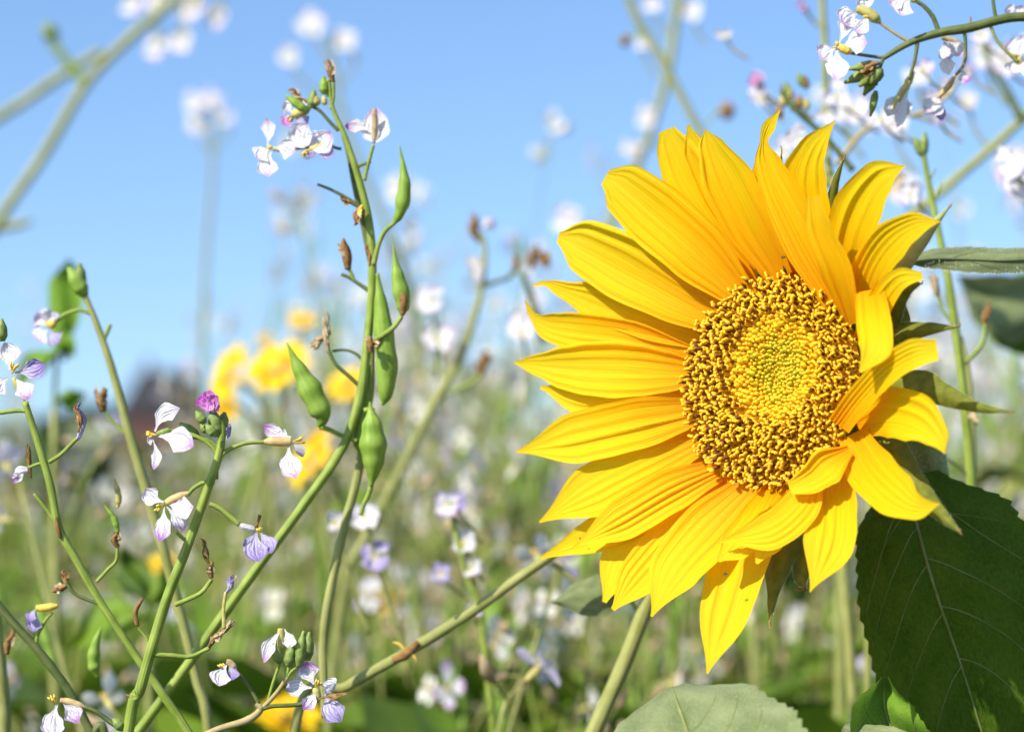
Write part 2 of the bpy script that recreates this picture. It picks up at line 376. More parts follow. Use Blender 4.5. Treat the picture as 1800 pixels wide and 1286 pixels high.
def make_field_plant(seed, rich=0, leafy=0, dry=0):
    """description of one bushy radish plant: stem mesh + list of (mesh, matrix)"""
    rng = random.Random(seed); mb = MB(); kids = []
    H = 1.0
    lean = Vector((rng.uniform(-.12, .12), rng.uniform(-.12, .12), 0))
    main = [Vector((0, 0, 0)), Vector((0, 0, .4)) + lean * .3, Vector((0, 0, .75)) + lean * .8, Vector((0, 0, H)) + lean * 1.5]
    def raceme(pts, r0, r1, n_f, n_p):
        tube(mb, pts, [r0, r1], 5, 9, rng.choice((0, 0, 1)) if not dry else rng.choice((0, 1, 2)))
        c = [Vector(p) for p in catmull([tuple(p) for p in pts], 24)]
        tip = c[-1]
        for k in range(n_f):
            u = rng.uniform(.72, 1) if k > 1 else 1.; q = c[int(u * 23)]; az = rng.uniform(0, 6.28)
            dr = Vector((math.cos(az), math.sin(az), rng.uniform(.1, .9))).normalized(); ln = rng.uniform(.008, .016)
            e = q + dr * ln; tube(mb, [q, q + dr * ln * .6 + Vector((0, 0, .001)), e], [.0006, .0005], 4, 3, 0)
            mesh = rng.choice(FLOWERS if rng.random() < (.3 if leafy else .28 if dry else .75) else [WILT])
            kids.append((mesh, Matrix.Translation(e) @ (frame(dr, rng.uniform(0, 6))).to_4x4() @ Matrix.Scale(rng.uniform(.8, 1.1), 4)))
        for k in range(n_p):
            u = rng.uniform(.25, .75); q = c[int(u * 23)]; az = rng.uniform(0, 6.28)
            dr = Vector((math.cos(az), math.sin(az), .8)).normalized(); e = q + dr * .012; tube(mb, [q, e], [.0008, .0007], 4, 3, 0)
            kids.append((POD, Matrix.Translation(e) @ frame((dr.x, dr.y, 2.4), rng.uniform(0, 6)).to_4x4() @ Matrix.Scale(rng.uniform(.6, .95), 4)))
    raceme(main, .0036, .0012, 2 if leafy else 5 + 6 * rich, 2)
    for k in range(rng.randint(5, 7)):
        u = rng.uniform(.42, .9); p = Vector(catmull([tuple(x) for x in main], 30)[int(u * 29)]); az = rng.uniform(0, 6.28)
        o = Vector((math.cos(az), math.sin(az), 0)); ln = rng.uniform(.18, .36) * (1.35 - .6 * u)
        raceme([p, p + o * ln * .35 + Vector((0, 0, ln * .4)), p + o * ln * .6 + Vector((0, 0, ln))], .0020, .0009, (1 if leafy else rng.randint(3, 4) + 5 * rich) if p.z + ln > .88 else rng.randint(0, 1), rng.randint(0, 3) + 2 * dry)
    for k in range(26 if leafy else 15):
        u = rng.uniform(.15, .88) if not leafy else rng.uniform(.4, .97); p = Vector(catmull([tuple(x) for x in main], 30)[int(u * 29)]); az = rng.uniform(0, 6.28)
        mesh = LEAVES[0] if u < .45 else rng.choice(LEAVES[1:] if u < .8 and not dry else LEAVES[2:])
        kids.append((mesh, Matrix.Translation(p) @ Matrix.Rotation(az, 4, 'Z') @ Matrix.Rotation(rng.uniform(-.2, .5), 4, 'X') @ Matrix.Scale(rng.uniform(.8, 1.25), 4)))
    return mb.mesh('stem', ['stem2', 'stem', 'stemt']), kids
PLANTS = [make_field_plant(s) for s in range(6)] + [make_field_plant(20 + s, 1) for s in range(3)] + [make_field_plant(40 + s, 0, 1) for s in range(4)] + [make_field_plant(60 + s, 0, 0, 1) for s in range(4)]
def put_plant(x, y, h, rz, k, tilt=(0, 0), label=None, group=None, sx=None):
    st, kids = PLANTS[k]
    e = empty('radish_plant', (x, y, 0)); e.rotation_euler = (tilt[0], tilt[1], rz); e.scale = (sx or max(.75, min(h, 1.1)),) * 2 + (h,)
    tag(e, label or 'soft blurred radish plant with small pale flowers in the field behind the sunflower', 'radish plant', group or 'blurred radish plants in the field')
    o = bpy.data.objects.new('stem', st); COL.objects.link(o); o.parent = e
    for me, mx in kids:
        c = bpy.data.objects.new(me.name.split('.')[0], me); COL.objects.link(c); c.parent = e; c.matrix_local = mx
    return e
rf = random.Random(21)
npl = 0
y = 1.12
while y < 6.5:
    half = .24 * y + .12; n = max(3, int(2 * half * (6.5 if y < 3 else 4.6)))
    for k in range(n):
        x = -half + 2 * half * (k + rf.uniform(.1, .9)) / n; yy = y + rf.uniform(-.12, .12)
        h = rf.uniform(.80, .98) if yy < 1.5 else rf.uniform(.84, 1.06) if yy < 2.4 else rf.uniform(.88, 1.12)
        kk = rf.randrange(6)
        if x < -.15 * yy and yy > 1.6: h = min(h, .93 + .03 * rf.random())
        if x > -.05 * yy and yy > 1.6: h += rf.uniform(0, .17); kk = rf.randrange(3, 9)                      # denser, taller stand behind the sunflower
        pxx = 900 + x / yy / MPP
        if h < 1.04 and rf.random() < .72: kk = rf.randrange(9, 13)
        where = next(t for lim, t in ((200, 'below the bright green leafy shoot'), (450, 'behind the lilac veined flowers and magenta bud'), (760, 'behind the tall plant with fat pods'), (960, 'between the pod plant and the sunflower petals'), (1560, 'behind the sunflower head'), (1e9, 'beyond the big dark sunflower leaf')) if pxx < lim)
        soft = 'softly' if yy < 1.6 else 'strongly' if yy < 3 else 'wholly'
        put_plant(x, yy, h, rf.uniform(0, 6.28), kk, (rf.uniform(-.06, .06), rf.uniform(-.08, .08)), f'{soft} blurred {"leafy radish plant with few flowers" if kk > 8 else "radish plant with pale flowers"} {where}', f'{soft} blurred {"leafy" if kk > 8 else "flowering"} radish plants {where}'); npl += 1
    y += .26 if y < 3 else .42
for k in range(54):
    yy = rf.uniform(1.32, 2.3); pxx = rf.choice((rf.uniform(-60, 640), rf.uniform(480, 1240), rf.uniform(480, 1240), rf.uniform(1240, 1500)))
    x = (pxx - 900) * MPP * yy; ty = rf.uniform(900, 1160) if pxx > 450 else rf.uniform(1040, 1200); h = CAM_Z + (800 - ty) * MPP * yy
    where = next(t for lim, t in ((450, 'behind the lilac veined flowers'), (760, 'behind the pods'), (1000, 'above the leaning pale stalk'), (1e9, 'below the sunflower head')) if pxx < lim)
    put_plant(x, yy, h, rf.uniform(0, 6.28), rf.randrange(13, 17), (rf.uniform(-.12, .0), rf.uniform(-.26, .26)), f'gone to seed radish plant, half blurred, {where}', f'half blurred radish plants gone to seed {where}', .66); npl += 1
for k in range(62):
    yy = rf.uniform(1.7, 4.6); pxx = rf.choice((rf.uniform(440, 620), rf.uniform(640, 1000), rf.uniform(640, 1000), rf.uniform(1560, 1840), rf.uniform(1560, 1840), rf.uniform(-40, 60)))
    if pxx < 640: yy = rf.uniform(2.6, 4.6)
    x = (pxx - 900) * MPP * yy; top = 800 - (rf.uniform(60, 250) if pxx > 350 else rf.uniform(30, 120)); h = CAM_Z + (800 - top) * MPP * yy
    where = next(t for lim, t in ((330, 'beside the bright leafy shoot'), (640, 'near the blurred yellow flowers'), (1000, 'between the pods and the sunflower petals'), (1e9, 'beyond the sunflower bracts')) if pxx < lim)
    put_plant(x, yy, h, rf.uniform(0, 6.28), rf.randrange(9), (rf.uniform(-.04, .04), rf.uniform(-.10, .10)), f'tall blurred radish plant rising into the sky {where}', f'tall blurred radish plants {where}', .5 if pxx < 640 else .85); npl += 1
print('field plants', npl)
def far_field():
    rng = random.Random(5); mb = MB()
    for i in range(48000):
        u = rng.random(); y = 6.6 + 75 * u ** 2; x = rng.uniform(-1, 1) * (.42 * y + 1.2); top = 1.0 + .12 * noise.noise((x * .7, y * .5, 2)); z = top * (1 - rng.random() ** 1.7 * .8) + rng.uniform(-.05, .06)
        p = Vector((x, y, z)); g = rng.random()
        if g < (.30 if z > top - .12 else .02): m = 1 if rng.random() < .93 else 2; s = rng.uniform(.015, .035) * (1 + y * .02)
        elif g > .985: m = 3; s = rng.uniform(.03, .05)
        elif g > .84: m = 4; s = rng.uniform(.03, .06)
        else: m = 0 if rng.random() < .7 else 5; s = rng.uniform(.03, .075) * (1 + y * .012)
        a = rng.uniform(0, 6.28); t = Vector((math.cos(a), math.sin(a), rng.uniform(-.7, .7))) * s; b = Vector((-math.sin(a), math.cos(a), rng.uniform(.2, 2))).normalized() * s * (1 if m in (1, 2, 3) else 1.8)
        mb.add([p - t, p - b, p + t, p + b], [(0, 1, 2, 3)], m)
    o = mb.build('field_vegetation', ['f_leaf', 'f_wht', 'f_lil', 'f_yel', 'f_dry', 'f_leaf2'])
    tag(o, 'far mass of green stems and pale flowers across the field', 'field plants', kind='stuff')
far_field()
def grass():
    rng = random.Random(8); mb = MB()
    for i in range(24000):
        y = rng.uniform(.95, 6.5); x = rng.uniform(-1, 1) * (.40 * y + .4); h = rng.uniform(.3, .96) * (1 if y > 1.5 else .88); a = rng.uniform(0, 6.28); wd = rng.uniform(.002, .006)
        ln = Vector((math.cos(a), math.sin(a), 0)) * rng.uniform(.05, .3) * h; s = Vector((-math.sin(a), math.cos(a), 0)) * wd
        b = Vector((x, y, -.02)); m_ = b + ln * .35 + Vector((0, 0, h * .65)); t = b + ln + Vector((0, 0, h))
        mb.add([b - s, b + s, m_ + s * .8, m_ - s * .8, t], [(0, 1, 2, 3), (3, 2, 4)], rng.choice((0, 0, 0, 1, 2)))
    for i in range(2600):
        y = 1.15 + 4 * rng.random() ** 1.5; x = rng.uniform(-1, 1) * (.26 * y + .1); h = rng.uniform(.72, 1.04) + .03 * (y - 1.2); a = rng.uniform(0, 6.28); wd = rng.uniform(.0007, .0018)
        ln = Vector((math.cos(a), math.sin(a), 0)) * rng.uniform(.05, .42); s = Vector((1, 0, 0)) * wd
        b = Vector((x, y, -.02)); m_ = b + ln * .3 + Vector((0, 0, h * .6)); m2 = b + ln * .7 + Vector((0, 0, h * .88)); t = b + ln * 1.1 + Vector((0, 0, h))
        mb.add([b - s, b + s, m_ + s, m_ - s, m2 + s * .7, m2 - s * .7, t], [(0, 1, 2, 3), (3, 2, 4, 5), (5, 4, 6)], rng.choice((1, 1, 2, 0)))
    for i in range(4600):                                    # broad leaves low in the stand
        y = 1.2 + 3.5 * rng.random() ** 1.4; x = rng.uniform(-1, 1) * (.34 * y + .2); z = rng.uniform(.45, .95); a = rng.uniform(0, 6.28); L = rng.uniform(.04, .11)
        u = Vector((math.cos(a), math.sin(a), rng.uniform(-.5, .6))).normalized() * L; v_ = u.cross(Vector((rng.uniform(-.6, .6), rng.uniform(-.6, .6), 1))).normalized() * L * .36; p = Vector((x, y, z)); k_ = Vector((0, 0, L * .12))
        mb.add([p - u, p - u * .4 - v_ * .8 + k_, p + u * .3 - v_ + k_, p + u - k_, p + u * .3 + v_ + k_, p - u * .4 + v_ * .8 + k_, p], [(0, 1, 6), (1, 2, 6), (2, 3, 6), (3, 4, 6), (4, 5, 6), (5, 0, 6)], 0)
    o = mb.build('undergrowth', ['f_leaf', 'f_leaf2', 'f_dry'])
    tag(o, 'tangle of green and straw coloured blades low among the radish plants', 'undergrowth', kind='stuff')
grass()

# ------------------------------------------------------------------ yellow composite flowers in the blur
def yellow_flower(x, y, d, rad, label, face=(-.3, -.75, .5), npet=13):
    c = W(x, y, d); e = empty('yellow_flower', (c.x + .02, c.y + .03, 0)); tag(e, label, 'flower', 'blurred yellow flowers')
    f = Vector(face).normalized(); Mx = frame(f, random.random()); r = px(rad, d)
    mb = MB(); lx = random.uniform(-.05, .05); tube(mb, [(c.x + .02, c.y + .03, 0), (c.x + .02 + lx, c.y + .03, c.z * .55), (c.x + .02 + lx * .7, c.y + .03, c.z * .85), c - f * .03 - Vector((0, 0, .03)), c - f * .004], [.0035, .003, .0025, .002, .002], 6, 18); mb.build('stem', 'stem2', e)
    mb = MB(); V = []; F = []
    for i in range(5):
        for k in range(12):
            a = k * math.pi / 6; q = (1 - i / 4.5) * r * .36; V.append(c + Mx @ Vector((math.cos(a) * q, math.sin(a) * q, .003 + r * .13 * math.sin(i / 4 * 1.5))))
    for i in range(4):
        for k in range(12): F.append((i * 12 + k, i * 12 + (k + 1) % 12, i * 12 + 12 + (k + 1) % 12, i * 12 + 12 + k))
    F.append(tuple(48 + k for k in range(12))); F.append(tuple(range(12))[::-1]); mb.add(V, F); mb.build('disc', 'f_orange', e)
    for k in range(npet):
        a = 2 * math.pi * (k + random.uniform(-.2, .2)) / npet; ln = r * random.uniform(.62, .74); V = []; F = []
        dz = random.uniform(-.1, .5)
        for i in range(6):
            t = i / 5; q = r * .3 + ln * t; wd = r * .19 * (.5, .9, 1, .92, .62, .08)[i]
            for j in (-1, 0, 1):
                V.append(c + Mx @ (Vector((math.cos(a), math.sin(a), 0)) * q + Vector((-math.sin(a), math.cos(a), 0)) * j * wd + Vector((0, 0, dz * ln * t * (1 - .5 * t) + abs(j) * wd * .3))))
        for i in range(5):
            for j in range(2): F.append((i * 3 + j, i * 3 + j + 1, i * 3 + j + 4, i * 3 + j + 3))
        p = MB(); p.add(V, F); p.build('petal', 'f_yel', e)
YF = [(405, 655, 1.45, 52, 'blurred yellow flower head low beside the tall thin radish stem', (-.7, -.5, .3)),
      (490, 645, 1.40, 56, 'largest blurred yellow flower head behind the slim green pod', (-.2, -.7, .7)),
      (530, 566, 1.5, 24, 'small round blurred yellow flower head above the slim green pod', (0, -.6, .8)),
      (466, 596, 1.6, 15, 'tiny blurred orange yellow flower head above the largest yellow one', (0, -.6, .8)),
      (612, 676, 1.5, 34, 'blurred yellow flower head behind the bare pedicels of the pod plant', (-.3, -.7, .5)),
      (548, 805, 1.4, 56, 'blurred yellow flower head tilted sideways below the slim green pod', (-.75, -.5, .45)),
      (508, 1262, 1.25, 52, 'blurred orange yellow flower head under the lilac veined radish flower', (0, -.6, .8)),
      (285, 992, 1.4, 26, 'small blurred orange flower head behind the main radish stem', (0, -.6, .8)),
      (688, 1062, 1.6, 26, 'pale yellow blurred flower head beside the fallen diagonal stalk', (0, -.7, .7)),
      (398, 705, 1.5, 36, 'blurred yellow flower head hanging below another beside the tall thin radish stem', (-.6, -.6, -.1))]
for a in YF: yellow_flower(a[0], a[1], a[2], a[3] * 1.18, *a[4:])

# ------------------------------------------------------------------ THE SUNFLOWER
HC = W(1366, 672, .755)                                   # middle of the disc
def camvec(a, b, c): return (CR * a + CU * b - CF * c)
HN = camvec(-.68, .12, .72).normalized()
HU = (CU - HN * CU.dot(HN)).normalized(); HR = HU.cross(HN)      # in-plane up, in-plane right
HR = -HR if HR.dot(CR) < 0 else HR
def hmap(x, y, h, e=0):
    r = ray(x, y); q = HC + HN * (h + e); t = (q - CO).dot(HN) / r.dot(HN); return CO + r * t
gx = W(1660, 1500, .83)
SF = empty('sunflower', (gx.x, gx.y, 0)); tag(SF, 'large yellow sunflower in full bloom with broad drooping leaf', 'sunflower')
def h_auto(t): return .030 * t - .005 * t * t
def sun_petal(pts, ws, lay=0., cup=.32, ridge=.125, tilt=0., nv=30):
    n = len(pts); cps = []
    L = [0]
    for a, b in zip(pts, pts[1:]): L.append(L[-1] + math.hypot(b[0] - a[0], b[1] - a[1]))
    for i, p in enumerate(pts):
        h = p[2] / 1000 if len(p) > 2 else h_auto(L[i] / L[-1])
        cps.append((p[0], p[1], h + lay / 1000))
    if not isinstance(ws, (list, tuple)): ws = [ws * k for k in (.42, .72, .93, 1., .95, .74, .40, .03)]
    ph = random.uniform(-.5, .5); kr = random.choice((1.5, 2., 2.5, 2.5, 3.2))
    def disp(t, v, w_):
        wm = w_ * .0002
        return wm * (cup * v * v * (1 - .3 * t) + ridge * 1.5 * (1 - abs(math.sin(math.pi * (kr * v + ph)))) ** 1.6 * min(1, (1 - t) * 4) * (.55 + .45 * math.sin(3 * v + 9 * ph)) + tilt * v + .05 * math.sin(7 * t + ph * 20) * v)
    mb = MB(); sheet(mb, cps, ws, hmap, 27, nv, disp, lambda t, v: .015 * math.sin(23 * t + 9 * ph))
    return mb.build('ray_petal', 'ray', SF)
Pt = [  # centre line pixels (base -> tip), half width, layer mm
 ([(1225, 655), (1110, 650), (1000, 646), (903, 637)], 50, 1),
 ([(1225, 632), (1110, 596), (1015, 583), (966, 574), (938, 556), (923, 528)], [20, 32, 34, 26, 7, 1], -1),
 ([(1260, 600), (1140, 562), (1050, 530), (990, 509), (958, 498), (936, 502)], [20, 36, 34, 15, 5, 2], -3.5),
 ([(1275, 568), (1180, 516), (1095, 468), (1024, 431), (981, 417)], [26, 50, 60, 48, 10], .5),
 ([(1315, 530), (1225, 442), (1150, 376), (1096, 330), (1064, 311)], [26, 56, 58, 46, 15], 2),
 ([(1340, 492), (1268, 400), (1215, 320), (1187, 264), (1172, 228)], [24, 46, 47, 34, 15], -3),
 ([(1330, 450), (1270, 350), (1228, 270), (1209, 219)], [20, 30, 24, 2], -1.5),
 ([(1372, 490), (1320, 400), (1278, 318), (1250, 258), (1241, 228)], [24, 46, 47, 24, 2], 1.5),
 ([(1395, 482), (1365, 400), (1338, 330), (1332, 270)], [18, 26, 20, 3], -3.5),
 ([(1480, 545), (1425, 440), (1378, 350), (1350, 288), (1343, 250), (1352, 222), (1371, 194)], [26, 42, 36, 24, 7, 12, 1], 2),
 ([(1438, 500), (1424, 400), (1412, 320), (1428, 262), (1468, 213)], [24, 40, 42, 26, 1], -2.5),
 ([(1498, 570), (1472, 480), (1440, 405), (1428, 345)], [14, 28, 24, 13], 3.5),
 ([(1490, 525), (1486, 440), (1508, 366), (1545, 312), (1592, 291)], [24, 40, 44, 32, 1], -1.5),
 ([(1512, 545), (1528, 478), (1562, 426), (1606, 396), (1653, 389)], [22, 34, 36, 24, 1], 0),
 ([(1522, 600, 1), (1548, 530, 9), (1580, 491, 15), (1622, 485, 18)], [24, 24, 20, 7], .5),
 ([(1528, 510, 8), (1535, 560, 17), (1538, 610, 23), (1512, 654, 25)], [26, 31, 31, 3], 1),
 ([(1474, 748, 6), (1508, 703, 12), (1556, 652, 19), (1604, 622, 24), (1648, 614, 25)], [22, 24, 25, 26, 19], 2),
 ([(1505, 745, 1), (1555, 724, 9), (1610, 735, 16), (1645, 765, 19), (1661, 797, 20)], [28, 46, 44, 24, 1], 0),
 ([(1498, 762, 3), (1528, 822, 10), (1570, 866, 17), (1610, 890, 22), (1652, 885, 24)], [26, 44, 42, 24, 1], .5),
 ([(1494, 790, 6), (1455, 818, 12), (1425, 842, 14), (1388, 858, 15)], [10, 34, 26, 12], 2.5),
 ([(1462, 815, 2), (1463, 890, 10), (1455, 960, 17), (1424, 1040, 22)], [30, 44, 46, 1], 0),
 ([(1432, 838, 7), (1405, 890, 12), (1352, 932, 18), (1266, 951, 23)], [20, 36, 36, 2], 3),
 ([(1335, 850), (1305, 960), (1272, 1080), (1243, 1183)], [24, 54, 44, 2], -2.5),
 ([(1325, 850), (1245, 930), (1185, 1000), (1145, 1083)], [28, 52, 46, 2], 1),
 ([(1295, 850), (1200, 930), (1125, 1010), (1077, 1071)], [26, 44, 38, 4], -1),
 ([(1270, 840), (1170, 910), (1095, 985), (1062, 1058)], [24, 36, 40, 4], -4),
 ([(1262, 825), (1180, 862), (1095, 912), (1008, 961)], [22, 38, 38, 2], 1.5),
 ([(1250, 830), (1150, 893), (1050, 938), (950, 980)], [20, 32, 32, 3], -3.),
 ([(1240, 768), (1140, 812), (1042, 862), (948, 917)], [24, 46, 48, 2], 0),
 ([(1228, 722), (1120, 744), (1010, 770), (908, 794)], [26, 46, 46, 2], 1.5),
 ([(1228, 690), (1100, 700), (1020, 697), (950, 680)], [20, 36, 32, 3], -4.),
 ([(1365, 850), (1335, 905), (1295, 955), (1262, 985)], [18, 32, 30, 4], -.5),
 ([(1300, 560, 0), (1250, 535, 3), (1190, 490, 8), (1130, 450, 14)], [20, 30, 30, 3], -6),
 ([(1255, 815, 0), (1200, 850, 3), (1140, 890, 8), (1080, 930, 14)], [20, 28, 26, 3], -6),
 ([(1405, 840), (1380, 900), (1350, 950), (1330, 990)], [20, 30, 28, 3], -4.),
 ([(1510, 720, 0), (1540, 705, 3), (1575, 690, 5)], [20, 22, 4], -4.),
]
for a in Pt:
    sun_petal(*a)
for pts, wd in (([(1412, 520), (1402, 440), (1388, 370)], 32), ([(1450, 540), (1450, 460), (1445, 400)], 30), ([(1250, 800), (1195, 820), (1130, 850)], 28), ([(1300, 545), (1262, 500), (1215, 440)], 30), ([(1310, 840), (1270, 890), (1235, 950)], 34), ([(1345, 520), (1325, 470), (1300, 400)], 30), ([(1292, 800), (1262, 832), (1236, 872)], 30), ([(1240, 740), (1205, 750), (1150, 765)], 26), ([(1400, 510), (1395, 470), (1390, 430)], 26)):
    sun_petal([(x, y, h) for (x, y), h in zip(pts, (-1, 1.5, 5))], [wd * .8, wd, wd * .3], -5.)   # short petals of the hidden back row
# --- disc: receptacle, buds, open florets
DR = .0358
rec = MB(); V = []; F = []
def surf_h(q): return .0012 + .0028 * math.sin(min(1, q * 1.1) * math.pi) - .0012 * (1 - q) ** 2
for i in range(13):
    q = i / 12
    for k in range(40):
        a = 2 * math.pi * k / 40; V.append(HC + HR * (math.cos(a) * q * DR) + HU * (math.sin(a) * q * DR) + HN * surf_h(q))
for i in range(12):
    for k in range(40): F.append((i * 40 + k, i * 40 + (k + 1) % 40, i * 40 + 40 + (k + 1) % 40, i * 40 + 40 + k))
rec.add(V, F); DISC = rec.build('disc', 'rec', SF)
def floret_mesh(rng):
    mb = MB(); s = .00094
    # five pointed corolla at the base, brown anther tube, two small recurved yellow stigma arms
    tube(mb, [(0, 0, -.002), (0, 0, .0014), (0, 0, .0034)], [s * 1.0, s * 1.05, s * 1.18], 6, 4, 0)
    for k in range(5):
        a = k * 1.2566; c = Vector((math.cos(a), math.sin(a), 0)); t = Vector((-math.sin(a), math.cos(a), 0))
        mb.add([c * s * .85 + t * s * .5 + Vector((0, 0, .0030)), c * s * .85 - t * s * .5 + Vector((0, 0, .0030)), c * s * 1.7 + Vector((0, 0, .0036))], [(0, 1, 2)], 0)
    hb = rng.uniform(.0052, .0064)
    tube(mb, [(0, 0, .0012), (0, 0, .0035), (0, 0, hb)], [s * .62, s * .74, s * .68], 6, 4, 1)
    o = rng.uniform(0, 6.28); cl = rng.uniform(.4, .9)
    tube(mb, [(0, 0, hb - .0002), (0, 0, hb + .0005)], [s * .52, s * .62, s * .5], 6, 4, 0)
    for sg in (0, math.pi):
        c = Vector((math.cos(o + sg), math.sin(o + sg), 0)) * s
        tube(mb, [Vector((0, 0, hb + .0002)), c * .45 * cl + Vector((0, 0, hb + .0009)), c * 1.15 * cl + Vector((0, 0, hb + .0010)), c * 1.45 * cl + Vector((0, 0, hb + .0004)), c * 1.1 * cl + Vector((0, 0, hb - .0001))], [s * .44, s * .52, s * .54, s * .52, s * .40], 6, 9, 0)
    return mb
rv = random.Random(2)
FMB = [floret_mesh(rv) for _ in range(6)]
FME = [m.mesh('floret', ['fl_y', 'fl_b']) for m in FMB]
def young_mesh():
    mb = MB(); tube(mb, [(0, 0, -.002), (0, 0, .0006), (0, 0, .0018), (0, 0, .0026), (0, 0, .0030)], [.0008, .00105, .00118, .00085, .00010], 8, 10, 0); return mb
YMB = young_mesh(); YST = MB()
tube(YST, [(0, 0, -.002), (0, 0, .0012), (0, 0, .0022), (0, 0, .0024), (0, 0, .0036)], [.0007, .00095, .0011, .0010, .00004], 10, 9, 0, rib=.45)
NF = 700; offs = (.0030, .0045); QZ = .52                    # the young middle sits off centre
opened = []; young = []
for i in range(NF):
    q = math.sqrt((i + .5) / NF); a = i * 2.399963
    x, y_ = math.cos(a) * q, math.sin(a) * q
    x += rv.uniform(-.010, .010); y_ += rv.uniform(-.010, .010)
    q2 = math.hypot(x - offs[0] / DR, y_ - offs[1] / DR)
    if q2 > QZ + rv.uniform(-.05, .05): opened.append((q, q2, x, y_, a))
NY = 470
for i in range(NY):
    q2 = QZ * 1.02 * ((i + .5) / NY) ** .58; a = i * 2.399963 + 1; x = offs[0] / DR + math.cos(a) * q2; y_ = offs[1] / DR + math.sin(a) * q2
    young.append((math.hypot(x, y_), q2, x + rv.uniform(-.006, .006), y_ + rv.uniform(-.006, .006), a))
opened.sort(key=lambda t: -t[0])
def floret_matrix(q, x, y_, sink=0, lean_k=.42):
    p = HC + HR * (x * DR) + HU * (y_ * DR) + HN * (surf_h(q) - sink)
    rad = (HR * x + HU * y_); ax = (HN + rad * lean_k * q + HR * rv.uniform(-.13, .13) + HU * rv.uniform(-.13, .13)).normalized()
    s = rv.uniform(.88, 1.12)
    return Matrix.Translation(p) @ frame(ax, rv.uniform(0, 6.28)).to_4x4() @ Matrix.Diagonal((s, s, s * rv.uniform(.9, 1.1), 1))
rest = MB()
for n, (q, q2, x, y_, a) in enumerate(opened):
    mx = floret_matrix(q, x, y_, 0 if q2 > .55 else .0012); k = rv.randrange(6)
    if n < 290:
        o = bpy.data.objects.new('floret', FME[k]); COL.objects.link(o); o.parent = DISC
        o.matrix_local = Matrix.Translation(-BASE[SF.name]) @ mx
    else:
        s = FMB[k]; b = len(rest.v); rest.v += [tuple(mx @ Vector(v)) for v in s.v]; rest.f += [tuple(b + i for i in f) for f in s.f]; rest.m += s.m; rest.uv += s.uv
ro = rest.build('inner_florets', ['fl_y', 'fl_b'], DISC); ro['kind'] = 'stuff'
yb = MB()
for q, q2, x, y_, a in young:
    g = q2 / QZ; mx = floret_matrix(q, x, y_, .0010 * (1 - g), .2) @ Matrix.Diagonal((.46 + .40 * g,) * 2 + (.6 + .7 * g, 1)) @ Matrix.Scale(rv.uniform(.72, 1.15), 4)
    b = len(yb.v); ym = YST if rv.random() < .35 else YMB; yb.v += [tuple(mx @ Vector(v)) for v in ym.v]; yb.f += [tuple(b + i for i in f) for f in ym.f]
    yb.m += [1 if g + rv.uniform(-.15, .15) < .58 else 0] * len(ym.f); yb.uv += ym.uv
yo = yb.build('unopened_florets', ['bud_y', 'bud_g'], DISC); yo['kind'] = 'stuff'
# --- back of the head and stalk
mb = MB(); bk = [HC - HN * .0068, HC - HN * .010, HC - HN * .018, HC - HN * .030]
tube(mb, bk, [.0405, .037, .026, .009], 28, 14); mb.build('head_back', 'bract', SF)
neck = [HC - HN * .022, HC - HN * .055 + CU * .002, W(1612, 760, .815), W(1640, 880, .825), W(1652, 1100, .83), W(1658, 1400, .83), (gx.x, gx.y, .5), (gx.x, gx.y, -.03)]
mb = MB(); tube(mb, neck, [.009, .0075, .0075, .0070, .0075, .008, .009, .012], 12, 60); STEM = mb.build('stem', 'stem2', SF)
def hairs(name, parent, pts, L=.0022, seed=1, wdt=.00007, mat='hair'):
    """pts: list of (point, outward direction)"""
    rng = random.Random(seed); mb = MB()
    for p, o in pts:
        dr = (Vector(o).normalized() + Vector((rng.uniform(-.5, .5), rng.uniform(-.5, .5), rng.uniform(-.5, .5)))).normalized() * L * rng.uniform(.5, 1.2)
        s = dr.cross(CF); s = s.normalized() * wdt if s.length > 0 else Vector((wdt, 0, 0))
        mb.add([p - s, p + s, p + dr], [(0, 1, 2)])
    o = mb.build(name, mat, parent); o['kind'] = 'stuff'; return o
hp = []
C_ = [Vector(p) for p in catmull([tuple(p) for p in neck], 200)][28:110]
rh = random.Random(4)
for i in range(1500):
    k = rh.randrange(len(C_) - 1); tg = (C_[k + 1] - C_[k]).normalized(); a = tg.cross(Vector((.3, .2, .9))).normalized(); b = tg.cross(a); g = rh.uniform(0, 6.28)
    o = a * math.cos(g) + b * math.sin(g); hp.append((C_[k] + o * .0072, o))
hairs('stem_hair', STEM, hp, .003, 1)
# --- bracts: (pixels with h in mm), half widths
def bract(pts, ws, mat='bract', hook=None, cup=.5):
    mb = MB(); cps = [(p[0], p[1], p[2] / 1000) for p in pts]
    sheet(mb, cps, ws, hmap, 7, 22, lambda t, v, w_: -w_ * .0002 * cup * (v * v) + w_ * .0002 * .25 * (1 - abs(v)))
    o = mb.build('bract', mat, SF)
    # bristles along both edges
    hp = []
    V = [Vector(v) for v in mb.v]
    for i in range(1, 21):
        for e_, inn in ((0, 1), (6, 5)):
            a = V[i * 7 + e_]; b = V[(i + 1) * 7 + e_]; out = a - V[i * 7 + inn]
            if out.length < 1e-7: continue
            for k in range(4): hp.append((a.lerp(b, k / 4), out.normalized() + HN * .1))
    hairs('bract_hair', o, hp, .0009, len(bpy.data.objects), .00006)
    if hook:
        mb = MB(); P = [hmap(*[hook[0][0], hook[0][1], pts[-1][2] / 1000])] + [hmap(x, y, pts[-1][2] / 1000) for x, y in hook[1:]]
        tube(mb, P, [.00035, .0003, .00015], 5, 10); mb.build('bract_tip', 'brown', o)
bract([(1440, 420, -8), (1458, 365, -5), (1470, 315, 0), (1482, 282, 4)], [20, 11, 6, 1.5], 'bract', [(1482, 284), (1485, 274), (1479, 271), (1475, 275)])
